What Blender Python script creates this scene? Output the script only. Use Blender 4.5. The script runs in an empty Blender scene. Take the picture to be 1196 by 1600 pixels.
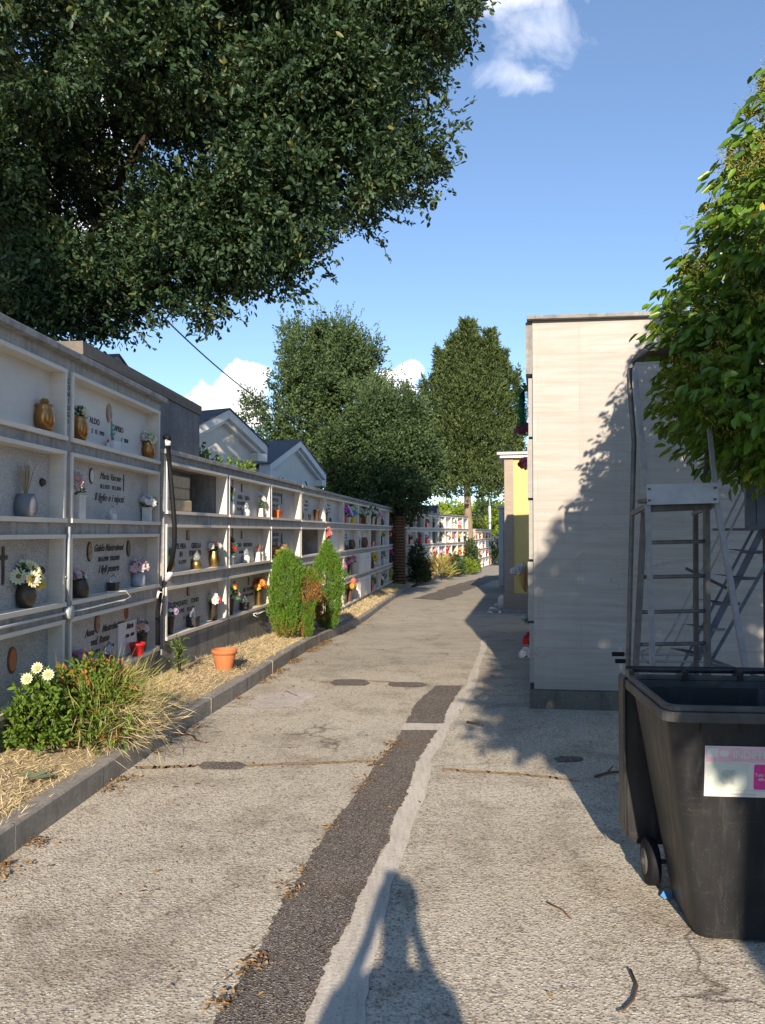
import bpy, bmesh, math, random
import numpy as np
from mathutils import Vector, Matrix, Euler
R = math.radians
rng = np.random.default_rng(7)
random.seed(7)
scn = bpy.context.scene
COL = scn.collection

# ------------------------------------------------------------------ camera
CAM_H, FPX = 1.65, 1200.0
PITCH = math.atan(31 / 1200)
cam_d = bpy.data.cameras.new('camera'); cam = bpy.data.objects.new('camera', cam_d); COL.objects.link(cam)
cam_d.sensor_fit = 'VERTICAL'; cam_d.sensor_height = 36; cam_d.lens = 27.0
cam_d.clip_start = 0.02; cam_d.clip_end = 3000
cam.location = (0, 0, CAM_H); cam.rotation_euler = (R(90) + PITCH, 0, 0)
scn.camera = cam
scn.render.resolution_x = 765; scn.render.resolution_y = 1024

# ------------------------------------------------------------------ light
SUN_EL, SUN_AZ = R(22), R(2.6)      # azimuth of the direction the light travels, from +Y towards +X
sd = bpy.data.lights.new('sun', 'SUN'); sun = bpy.data.objects.new('sun', sd); COL.objects.link(sun)
sd.energy = 4.4; sd.angle = R(0.55); sd.color = (1.0, 0.84, 0.66)
trav = Vector((math.sin(SUN_AZ) * math.cos(SUN_EL), math.cos(SUN_AZ) * math.cos(SUN_EL), -math.sin(SUN_EL)))
sun.rotation_euler = trav.to_track_quat('-Z', 'Y').to_euler(); sun.location = (-4, -30, 20)
scn.view_settings.view_transform = 'Standard'; scn.view_settings.look = 'None'
scn.view_settings.exposure = 0.95; scn.view_settings.gamma = 1

world = bpy.data.worlds.new("World"); scn.world = world; world.use_nodes = True
def build_world():
    t = world.node_tree; t.nodes.clear(); N = t.nodes.new; L = t.links.new
    out = N('ShaderNodeOutputWorld'); bg = N('ShaderNodeBackground'); L(bg.outputs[0], out.inputs[0])
    sky = N('ShaderNodeTexSky'); sky.sky_type = 'NISHITA'; sky.sun_disc = False
    sky.sun_elevation = SUN_EL; sky.sun_rotation = math.pi + SUN_AZ
    sky.air_density = 0.85; sky.dust_density = 0.05; sky.ozone_density = 3.0; sky.altitude = 2200
    hs = N('ShaderNodeHueSaturation'); hs.inputs['Saturation'].default_value = 0.91; L(sky.outputs[0], hs.inputs['Color'])
    tc = N('ShaderNodeTexCoord'); sp = N('ShaderNodeSeparateXYZ'); L(tc.outputs['Generated'], sp.inputs[0])
    def m(op, a, b=None, c=None, clamp=False):
        n = N('ShaderNodeMath'); n.operation = op; n.use_clamp = clamp
        for i, v in enumerate((a, b, c)):
            if v is None: continue
            if isinstance(v, (int, float)): n.inputs[i].default_value = v
            else: L(v, n.inputs[i])
        return n.outputs[0]
    yy = m('MAXIMUM', sp.outputs[1], 0.05)
    u = m('DIVIDE', sp.outputs[0], yy); v = m('DIVIDE', sp.outputs[2], yy)
    cb = N('ShaderNodeCombineXYZ'); L(u, cb.inputs[0]); L(v, cb.inputs[1])
    def noise(scale, detail, rough=0.6, dist=0.0, off=0.0):
        n = N('ShaderNodeTexNoise'); n.inputs['Scale'].default_value = scale; n.inputs['Detail'].default_value = detail
        n.inputs['Roughness'].default_value = rough; n.inputs['Distortion'].default_value = dist
        mp = N('ShaderNodeMapping'); mp.inputs['Location'].default_value = (off, off * .7, 0); L(cb.outputs[0], mp.inputs[0])
        L(mp.outputs[0], n.inputs['Vector']); return n.outputs[0]
    nb = noise(24, 8, 0.6); nw = noise(9, 8, 0.62, 0.6, 3.3)
    mask = None
    #        u0     v0    a     b    soft  noise  which
    for (u0, v0, a, b, soft, k, ns, top) in [
        (-.190, .172, .056, .038, .16, 2.3, nb, 1.0), (-.180, .198, .034, .030, .16, 2.3, nb, 1.0), (-.225, .160, .022, .018, .16, 2.3, nb, 1.0),
        (.012, .196, .042, .020, .2, 2.4, nb, .95), (.036, .208, .020, .016, .2, 2.4, nb, .95), (-.06, .205, .05, .03, .2, 1.4, nb, .85),
        (.070, .125, .14, .018, .8, 1.2, nw, .2),
        (.215, .665, .070, .062, 1.4, 3.6, nw, .5), (.190, .600, .060, .028, 1.0, 3.0, nw, .5), (.17, .73, .16, .05, 1.0, 3.2, nw, .7),
        (-.40, .56, .10, .12, .6, 2.4, nw, .9), (-.36, .40, .10, .05, .6, 2.4, nw, .85), (-.47, .42, .07, .06, .6, 2.4, nw, .8)]:
        du = m('DIVIDE', m('SUBTRACT', u, u0), a); dv = m('DIVIDE', m('SUBTRACT', v, v0), b)
        d2 = m('SQRT', m('ADD', m('MULTIPLY', du, du), m('MULTIPLY', dv, dv)))
        f = m('SUBTRACT', m('ADD', 1.0, m('MULTIPLY', m('SUBTRACT', ns, 0.5), k)), d2)
        f = m('MULTIPLY', m('DIVIDE', f, soft, clamp=True), top)
        f = m('SMOOTH_MAX', f, 0.0, 0.02) if False else f
        mask = f if mask is None else m('MAXIMUM', mask, f)
    mask = m('MULTIPLY', mask, m('GREATER_THAN', sp.outputs[1], 0.06))
    cr = N('ShaderNodeValToRGB'); cr.color_ramp.elements[0].color = (4.6, 4.9, 5.8, 1); cr.color_ramp.elements[1].color = (6.6, 6.3, 6.2, 1)
    cr.color_ramp.elements[0].position = .3; cr.color_ramp.elements[1].position = .62; L(nb, cr.inputs[0])
    mx = N('ShaderNodeMix'); mx.data_type = 'RGBA'; L(mask, mx.inputs[0]); tn = N('ShaderNodeMix'); tn.data_type = 'RGBA'; tn.blend_type = 'MULTIPLY'; tn.inputs[0].default_value = 1; tn.inputs[7].default_value = (.96, 1.015, .99, 1); L(hs.outputs[0], tn.inputs[6]); gr = N('ShaderNodeMapRange'); gr.inputs[1].default_value = 0.0; gr.inputs[2].default_value = .62; gr.inputs[3].default_value = .70; gr.inputs[4].default_value = .98; L(sp.outputs[2], gr.inputs[0]); vm = N('ShaderNodeVectorMath'); vm.operation = 'SCALE'; L(tn.outputs[2], vm.inputs[0]); L(gr.outputs[0], vm.inputs['Scale']); L(vm.outputs[0], mx.inputs[6]); L(cr.outputs[0], mx.inputs[7])
    L(mx.outputs[2], bg.inputs['Color']); bg.inputs['Strength'].default_value = 0.15
build_world()

# ------------------------------------------------------------------ placing helpers
def P(px, py, d):
    """world point seen at photo pixel (px,py) at distance d along the view axis, horizontal"""
    rx = (px - 598) / FPX; ry = (800 - py) / FPX
    fy = math.cos(PITCH) - ry * math.sin(PITCH); fz = math.sin(PITCH) + ry * math.cos(PITCH)
    s = d / fy
    return Vector((rx * s, d, CAM_H + fz * s))
def sm(t): t = min(1, max(0, t)); return t * t * (3 - 2 * t)
def gz(y):
    return -0.33 * sm((y - 8.5) / 9.5) - 0.14 * sm((y - 36) / 14) - 0.5 * sm((y - 52) / 30)
def G(px, py, dz=0.0):
    d = 5.0
    lo, hi = 0.5, 300.0
    for _ in range(60):
        mid = (lo + hi) / 2
        if P(px, py, mid).z > gz(mid) + dz: lo = mid
        else: hi = mid
    p = P(px, py, lo); p.z = gz(lo) + dz; return p
def lerp(a, b, t): return a + (b - a) * t

# ------------------------------------------------------------------ materials
class NT:
    def __init__(s, name):
        s.m = bpy.data.materials.new(name); s.m.use_nodes = True; s.t = s.m.node_tree
        s.b = s.t.nodes['Principled BSDF']; s.out = s.t.nodes['Material Output']
        s.tc = s.N('ShaderNodeTexCoord'); s.o = s.tc.outputs['Object']
    def N(s, ty): return s.t.nodes.new(ty)
    def L(s, a, b): s.t.links.new(a, b)
    def mp(s, scale=(1, 1, 1), loc=(0, 0, 0), vec=None, rot=(0, 0, 0)):
        n = s.N('ShaderNodeMapping'); n.inputs['Scale'].default_value = scale; n.inputs['Location'].default_value = loc
        n.inputs['Rotation'].default_value = rot; s.L(vec or s.o, n.inputs[0]); return n.outputs[0]
    def noise(s, scale, detail=4, rough=.55, vec=None, dist=0):
        n = s.N('ShaderNodeTexNoise'); n.inputs['Scale'].default_value = scale; n.inputs['Detail'].default_value = detail
        n.inputs['Roughness'].default_value = rough; n.inputs['Distortion'].default_value = dist; s.L(vec or s.o, n.inputs['Vector']); return n.outputs[0]
    def vor(s, scale, feat='F1', out='Distance', vec=None, rand=1):
        n = s.N('ShaderNodeTexVoronoi'); n.feature = feat; n.inputs['Scale'].default_value = scale
        n.inputs['Randomness'].default_value = rand; s.L(vec or s.o, n.inputs['Vector']); return n.outputs[out]
    def ramp(s, fac, stops):
        n = s.N('ShaderNodeValToRGB'); e = n.color_ramp.elements
        while len(e) < len(stops): e.new(0.5)
        for i, (p, c) in enumerate(stops):
            e[i].position = p; e[i].color = (c, c, c, 1) if isinstance(c, (int, float)) else (*c, 1)
        s.L(fac, n.inputs[0]); return n.outputs[0]
    def mix(s, fac, a, b, mode='MIX'):
        n = s.N('ShaderNodeMix'); n.data_type = 'RGBA'; n.blend_type = mode
        for i, v in ((0, fac), (6, a), (7, b)):
            if isinstance(v, (int, float)): n.inputs[i].default_value = v
            elif isinstance(v, tuple): n.inputs[i].default_value = (*v, 1)
            else: s.L(v, n.inputs[i])
        return n.outputs[2]
    def math(s, op, a, b=0.0, clamp=False):
        n = s.N('ShaderNodeMath'); n.operation = op; n.use_clamp = clamp
        for i, v in enumerate((a, b)):
            if isinstance(v, (int, float)): n.inputs[i].default_value = v
            else: s.L(v, n.inputs[i])
        return n.outputs[0]
    def col(s, c):
        if isinstance(c, tuple): s.b.inputs['Base Color'].default_value = (*c, 1)
        else: s.L(c, s.b.inputs['Base Color'])
    def bump(s, h, strength=.3, dist=.01):
        n = s.N('ShaderNodeBump'); n.inputs['Strength'].default_value = strength; n.inputs['Distance'].default_value = dist
        s.L(h, n.inputs['Height']); s.L(n.outputs[0], s.b.inputs['Normal'])
    def set(s, rough=.7, metal=0, spec=.4):
        s.b.inputs['Roughness'].default_value = rough; s.b.inputs['Metallic'].default_value = metal
        s.b.inputs['Specular IOR Level'].default_value = spec; return s.m
    def attr(s, name, out='Fac'):
        n = s.N('ShaderNodeAttribute'); n.attribute_name = name; return n.outputs[out]

def simple(name, c, rough=.6, metal=0, var=.15, scale=8, bump=.1, spec=.4):
    k = NT(name); n = k.noise(scale, 6, .6)
    d = tuple(x * (1 - var) for x in c); l = tuple(min(1, x * (1 + var)) for x in c)
    k.col(k.ramp(n, [(.3, d), (.7, l)])); 
    if bump: k.bump(k.noise(scale * 6, 4), bump, .004)
    return k.set(rough, metal, spec)

def concrete(name, c, stain=(.10, .095, .09), amount=.7, streak=True, scale=1.0, rough=.9):
    k = NT(name)
    a = k.noise(3.2 * scale, 8, .65); b = k.noise(22 * scale, 6, .6); fine = k.noise(160, 3, .7)
    base = k.ramp(a, [(.25, tuple(x * .72 for x in c)), (.75, tuple(min(1, x * 1.18) for x in c))])
    base = k.mix(.35, base, k.ramp(b, [(.3, .25), (.7, .75)]), 'OVERLAY')
    if streak:
        st = k.noise(1.0, 7, .7, k.mp((9, 9, .9))); f = k.ramp(st, [(.48, 0.0), (.72, amount)])
        base = k.mix(f, base, stain)
    base = k.mix(k.ramp(fine, [(.3, .25), (.55, 0.0)]), base, tuple(x * .5 for x in c))
    k.col(base); k.bump(k.math('ADD', b, k.math('MULTIPLY', fine, .5)), .5, .006); return k.set(rough, 0, .25)

def m_path():
    k = NT('exposed_aggregate_concrete')
    w = k.mp((1, 1, 1)); d1 = k.noise(3, 3); 
    big = k.noise(.55, 6, .6); mid = k.noise(2.2, 8, .7); grit = k.noise(34, 5, .75)
    peb = k.vor(72, 'F1', 'Distance'); pc = k.vor(72, 'F1', 'Color'); small = k.vor(120, 'F1', 'Color')
    pcs = k.N('ShaderNodeSeparateColor'); k.L(pc, pcs.inputs[0]); scs = k.N('ShaderNodeSeparateColor'); k.L(small, scs.inputs[0])
    cement = k.ramp(big, [(.3, (.45, .41, .325)), (.7, (.62, .57, .465))])
    stone = k.ramp(pcs.outputs[0], [(.0, (.15, .125, .10)), (.35, (.35, .31, .24)), (.7, (.58, .53, .43)), (1, (.80, .76, .66))])
    f = k.ramp(peb, [(.30, 1.0), (.52, 0.0)])
    c = k.mix(k.math('MULTIPLY', f, .62), cement, stone)
    c = k.mix(k.ramp(scs.outputs[1], [(.80, 0.0), (.86, .5)]), c, (.16, .13, .10))
    pits = k.ramp(grit, [(.36, .85), (.46, 0.0)])
    pm = k.math('MULTIPLY', pits, k.ramp(mid, [(.35, .25), (.62, 1.0)]))
    c = k.mix(pm, c, (.07, .055, .043))
    c = k.mix(k.ramp(mid, [(.48, 0.0), (.74, .72)]), c, (.19, .145, .10))
    st2 = k.noise(1.2, 9, .75, k.mp((1, .8, 1), (7, 3, 0)), .8); c = k.mix(k.ramp(st2, [(.52, 0.0), (.70, .5)]), c, (.16, .13, .10)); c = k.mix(k.ramp(st2, [(.30, .35), (.42, 0.0)]), c, (.62, .58, .49))
    sp = k.N('ShaderNodeSeparateXYZ'); k.L(k.o, sp.inputs[0])
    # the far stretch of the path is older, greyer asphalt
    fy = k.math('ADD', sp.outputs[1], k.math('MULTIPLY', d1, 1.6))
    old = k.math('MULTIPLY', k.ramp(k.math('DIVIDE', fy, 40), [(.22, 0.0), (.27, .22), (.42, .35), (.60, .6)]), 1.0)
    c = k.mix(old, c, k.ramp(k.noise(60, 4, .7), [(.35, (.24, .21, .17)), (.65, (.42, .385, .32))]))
    # thin cracks
    cv = k.mix(.10, k.o, k.noise(2.3, 6, .7), 'ADD')
    nz = k.N('ShaderNodeTexNoise'); nz.inputs['Scale'].default_value = 2.5; nz.inputs['Detail'].default_value = 7; k.L(k.o, nz.inputs['Vector'])
    cv = k.mix(.28, k.o, nz.outputs[1], 'LINEAR_LIGHT')
    cr = k.vor(.62, 'DISTANCE_TO_EDGE', 'Distance', cv)
    crf = k.math('MULTIPLY', k.ramp(cr, [(.002, 1.0), (.010, 0.0)]), k.ramp(k.noise(1.1, 2), [(.48, 0.0), (.62, .6)]))
    c = k.mix(crf, c, (.055, .042, .03))
    k.col(c)
    h = k.math('SUBTRACT', k.math('MULTIPLY', f, .7), k.math('ADD', pm, crf)); k.bump(k.math('ADD', h, k.math('MULTIPLY', grit, .8)), .7, .005)
    return k.set(.9, 0, .2)
def m_asphalt():
    k = NT('worn_dark_asphalt'); v = k.vor(150, 'F1', 'Color'); s = k.N('ShaderNodeSeparateColor'); k.L(v, s.inputs[0])
    g = k.noise(2.5, 6, .65); d = k.vor(150)
    base = k.ramp(g, [(.3, (.115, .10, .086)), (.7, (.18, .156, .134))])
    c = k.mix(k.ramp(s.outputs[0], [(.72, 0.0), (.86, .8)]), base, (.36, .32, .27))
    c = k.mix(k.ramp(s.outputs[1], [(.75, 0.0), (.85, .8)]), c, (.025, .022, .02))
    c = k.mix(k.ramp(k.noise(1.3, 5, .7), [(.55, 0.0), (.75, .55)]), c, (.20, .115, .06))
    k.col(c); k.bump(d, .9, .008); return k.set(.85, 0, .3)
def m_smooth_cement():
    k = NT('trowelled_cement'); a = k.noise(1.6, 8, .6); st = k.noise(14, 5, .6, k.mp((3, .35, 1)))
    c = k.ramp(a, [(.3, (.48, .44, .38)), (.7, (.64, .60, .52))])
    c = k.mix(k.ramp(st, [(.45, 0.0), (.7, .35)]), c, (.22, .19, .15))
    c = k.mix(k.ramp(k.noise(90, 3), [(.3, .5), (.42, 0.0)]), c, (.12, .10, .08))
    k.col(c); k.bump(k.math('ADD', st, k.noise(60, 4)), .5, .006); return k.set(.85, 0, .2)
def m_travertine(name='travertine', c=(.76, .70, .60), dark=.88):
    k = NT(name); v = k.noise(6, 8, .6, k.mp((.5, .5, 6)), .4); a = k.noise(1.5, 6, .6)
    b = k.ramp(v, [(.25, tuple(x * dark for x in c)), (.7, c)])
    b = k.mix(k.ramp(a, [(.45, 0.0), (.8, .5)]), b, tuple(x * .62 for x in c))
    k.col(b); k.bump(k.noise(50, 5), .25, .003); return k.set(.65, 0, .35)
def m_granite(name, lo, hi):
    k = NT(name); v = k.vor(230, 'F1', 'Color'); s = k.N('ShaderNodeSeparateColor'); k.L(v, s.inputs[0])
    c = k.ramp(s.outputs[0], [(0, lo), (.5, tuple((a + b) / 2 for a, b in zip(lo, hi))), (1, hi)])
    c = k.mix(k.ramp(k.noise(2.2, 6, .65), [(.5, 0.0), (.85, .55)]), c, tuple(x * .55 for x in lo))
    k.col(c); return k.set(.55, 0, .4)
def m_marblewall():
    k = NT('travertine_cladding')
    vec = k.mp((1, 1, 1), rot=(R(90), 0, 0))
    br = k.N('ShaderNodeTexBrick'); k.L(vec, br.inputs['Vector']); br.offset = .42; br.offset_frequency = 2; br.squash = 1
    for n, val in (('Scale', 1.0), ('Mortar Size', .0024), ('Mortar Smooth', .1), ('Brick Width', .93), ('Row Height', .2785), ('Bias', 0.0)):
        br.inputs[n].default_value = val
    br.inputs['Color1'].default_value = (.0, .0, .0, 1); br.inputs['Color2'].default_value = (1, 1, 1, 1)
    br.inputs['Mortar'].default_value = (.5, .5, .5, 1)
    s = k.N('ShaderNodeSeparateColor'); k.L(br.outputs['Color'], s.inputs[0])
    base = k.ramp(s.outputs[0], [(0, (.345, .332, .308)), (.5, (.367, .354, .330)), (1, (.385, .372, .348))])
    v = k.noise(3.0, 9, .68, k.mp((.55, .5, 7)), .5); v2 = k.noise(6, 6, .6, k.mp((.35, .35, 9), (3, 1, 2)), .2)
    base = k.mix(k.ramp(v, [(.40, .0), (.64, .5)]), base, (.26, .22, .175))
    base = k.mix(k.ramp(v2, [(.52, 0.0), (.75, .35)]), base, (.40, .385, .35))
    # black weathered cracks along the veins
    nz = k.N('ShaderNodeTexNoise'); nz.inputs['Scale'].default_value = 7; nz.inputs['Detail'].default_value = 7; k.L(k.o, nz.inputs['Vector'])
    cv = k.mix(.22, k.mp((.55, .5, 2.6), (.3, 0, .35)), nz.outputs[1], 'LINEAR_LIGHT')
    cr = k.vor(.85, 'DISTANCE_TO_EDGE', 'Distance', cv)
    f = k.math('MULTIPLY', k.ramp(cr, [(.002, .7), (.009, 0.0)]), k.ramp(k.noise(1.3, 3, .5, k.mp((1, 1, 2.2), (5, 2, 1))), [(.52, 0.0), (.60, .8)]))
    base = k.mix(f, base, (.17, .15, .13))
    rs = k.noise(1.0, 6, .65, k.mp((5, 5, .25))); base = k.mix(k.ramp(rs, [(.50, 0.0), (.75, .28)]), base, (.20, .185, .16))
    base = k.mix(k.math('MULTIPLY', br.outputs['Fac'], .5), base, (.22, .20, .17))
    sp = k.N('ShaderNodeSeparateXYZ'); k.L(k.o, sp.inputs[0])
    low_tone = k.math('MULTIPLY', k.ramp(k.math('ADD', k.math('DIVIDE', sp.outputs[2], 4), k.math('MULTIPLY', k.noise(2.5, 5), .16)), [(.12, .5), (.26, 0.0)]), 1)  # darker tone towards the foot of the cladding
    base = k.mix(low_tone, base, (.30, .27, .22))
    k.col(base); k.bump(k.math('ADD', v, k.noise(70, 4)), .18, .003); return k.set(.55, 0, .35)
def leafmat(name, dark, light, trans=.30, rough=.5, spec=.25, warm=None):
    k = NT(name); a = k.attr('lv')
    st = [(0, dark), (.75, light)] + ([(.97, light), (1.0, warm)] if warm else [(1, tuple(x * 1.15 for x in light))])
    c = k.ramp(a, st)
    k.col(c); k.set(rough, 0, spec)
    tr = k.N('ShaderNodeBsdfTranslucent'); k.L(k.mix(.5, c, (.28, .34, .03), 'MIX') if trans > 0 else c, tr.inputs[0])
    mx = k.N('ShaderNodeMixShader'); mx.inputs[0].default_value = trans
    k.L(k.b.outputs[0], mx.inputs[1]); k.L(tr.outputs[0], mx.inputs[2]); k.L(mx.outputs[0], k.out.inputs[0]); return k.m
def m_bark(name, c):
    k = NT(name); v = k.noise(9, 8, .7, k.mp((2, 2, .35))); 
    k.col(k.ramp(v, [(.3, tuple(x * .4 for x in c)), (.7, c)])); k.bump(v, 1, .03); return k.set(.95, 0, .15)
def vcol(name, rough=.6, trans=.15, metal=0):
    k = NT(name); c = k.attr('Col', 'Color'); k.col(c); k.set(rough, metal, .3)
    if trans:
        tr = k.N('ShaderNodeBsdfTranslucent'); k.L(c, tr.inputs[0]); mx = k.N('ShaderNodeMixShader'); mx.inputs[0].default_value = trans
        k.L(k.b.outputs[0], mx.inputs[1]); k.L(tr.outputs[0], mx.inputs[2]); k.L(mx.outputs[0], k.out.inputs[0])
    return k.m
def m_glass():
    k = NT('clear_glass'); k.col((.85, .9, .92)); k.b.inputs['Transmission Weight'].default_value = .85; return k.set(.08, 0, .5)

MT = {}
MT['path'] = m_path(); MT['asphalt'] = m_asphalt(); MT['cement'] = m_smooth_cement()
MT['conc'] = concrete('aged_grey_concrete', (.36, .355, .34)); MT['conc_d'] = concrete('dark_stained_concrete', (.27, .265, .255), amount=.8)
MT['conc_l'] = concrete('pale_lintel_concrete', (.44, .42, .38), amount=.5); MT['kerb'] = concrete('kerb_concrete', (.30, .28, .245), amount=.6, scale=2)
MT['plinth'] = concrete('mossy_plinth_concrete', (.15, .135, .115), (.05, .05, .035), .85, True, 2)
MT['block'] = concrete('rendered_grey_block', (.21, .205, .195), (.11, .105, .10), .6); MT['roofrough'] = concrete('mossy_roof_edge', (.17, .15, .125), (.06, .05, .04), .8, False, 5)
MT['trav'] = m_travertine(); MT['trav_w'] = m_travertine('pale_marble_slab', (.70, .665, .60), .93); MT['trav_b'] = m_travertine('brown_travertine', (.36, .30, .24), .75)
MT['white'] = m_travertine('white_marble', (.72, .71, .69), .94)
MT['gran'] = m_granite('speckled_granite', (.19, .19, .19), (.62, .61, .59)); MT['gran_l'] = m_granite('light_speckled_granite', (.28, .28, .27), (.62, .61, .59))
MT['gran_b'] = m_granite('blue_grey_granite', (.20, .215, .235), (.42, .44, .46))
MT['cladding'] = m_marblewall()
MT['letter'] = simple('dark_lettering', (.035, .03, .027), .5); MT['bronze'] = simple('polished_copper_bronze', (.42, .20, .07), .28, .9, .35, 5, .05)
MT['brass'] = simple('aged_brass', (.36, .24, .09), .35, .9, .3, 6, .05); MT['dbronze'] = simple('dark_bronze', (.10, .085, .065), .42, .7, .3, 8)
MT['greypot'] = simple('blue_grey_ceramic', (.16, .175, .20), .5); MT['bluepot'] = simple('pale_blue_ceramic', (.34, .38, .44), .4)
MT['whitepot'] = simple('white_ceramic', (.66, .64, .60), .5); MT['terra'] = simple('terracotta', (.52, .17, .065), .75, 0, .15, 6)
MT['orange'] = simple('orange_plastic', (.62, .14, .03), .45); MT['redpot'] = simple('red_plastic', (.62, .02, .03), .35); MT['yellowpot'] = simple('yellow_plastic', (.75, .55, .05), .4)
MT['blackpot'] = simple('black_ceramic', (.035, .033, .035), .4); MT['brownpot'] = simple('brown_bronze_ceramic', (.14, .075, .045), .45, .2)
MT['flowers'] = vcol('silk_flowers'); MT['glass'] = m_glass()
MT['photo'] = simple('portrait_enamel', (.30, .18, .13), .5, 0, .6, 30, 0); MT['soil'] = concrete('dry_soil', (.44, .35, .22), (.20, .15, .09), .5, False, 3)
MT['pipe'] = simple('black_rubber', (.012, .012, .014), .6, spec=.12); MT['conduit'] = simple('grey_plastic_conduit', (.36, .40, .42), .5)
MT['wire'] = simple('cable_sheath', (.05, .05, .05), .6); MT['whitewire'] = simple('white_cable', (.62, .62, .60), .5)
MT['bark'] = m_bark('oak_bark', (.065, .05, .038)); MT['bark_l'] = m_bark('pale_bark', (.36, .27, .19))
MT['oak'] = leafmat('oak_leaf', (.013, .032, .017), (.048, .092, .038), .12, .5, .3, (.12, .13, .04))
MT['holm'] = leafmat('holm_oak_leaf', (.028, .052, .020), (.085, .135, .050), .18, .55, .3)
MT['holm2'] = leafmat('bluish_evergreen_leaf', (.024, .048, .020), (.070, .115, .042), .18, .55, .3)
MT['cyp'] = leafmat('cypress_spray', (.036, .064, .024), (.115, .16, .056), .15, .7, .15)
MT['thuja'] = leafmat('thuja_spray', (.05, .12, .018), (.155, .29, .035), .25, .6, .2)
MT['thujab'] = leafmat('withered_thuja_spray', (.14, .10, .03), (.42, .19, .08), .2, .8, .1)
MT['glossy'] = leafmat('glossy_privet_leaf', (.045, .105, .013), (.15, .28, .028), .30, .32, .45, (.45, .42, .05))
MT['panicle'] = leafmat('privet_panicle', (.20, .21, .05), (.42, .38, .10), .25, .8, .1)
MT['bush'] = leafmat('bush_leaf', (.045, .10, .015), (.16, .26, .04), .28, .5, .3)
MT['bushr'] = leafmat('rusty_bush_leaf', (.22, .08, .02), (.45, .2, .05), .25, .6, .2)
MT['far'] = leafmat('sunlit_far_leaf', (.10, .17, .02), (.26, .34, .045), .3, .6, .2)
MT['straw'] = leafmat('dry_straw', (.40, .32, .18), (.68, .57, .36), .25, .8, .15); MT['gstraw'] = leafmat('green_gold_grass', (.20, .24, .05), (.50, .44, .15), .25, .7, .2)
MT['litter'] = leafmat('dead_leaf', (.09, .05, .022), (.36, .22, .10), .1, .8, .1)
MT['steel'] = simple('galvanised_steel', (.13, .127, .12), .55, .35, .3, 14, .15); MT['alu'] = simple('brushed_aluminium', (.25, .25, .252), .5, .3, .15, 20, .1)
MT['dsteel'] = simple('weathered_steel', (.09, .082, .074), .55, .4, .35, 10, .2)
MT['bluesteel'] = simple('blue_grey_steel', (.10, .12, .15), .5, .4, .25, 10, .1)
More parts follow.
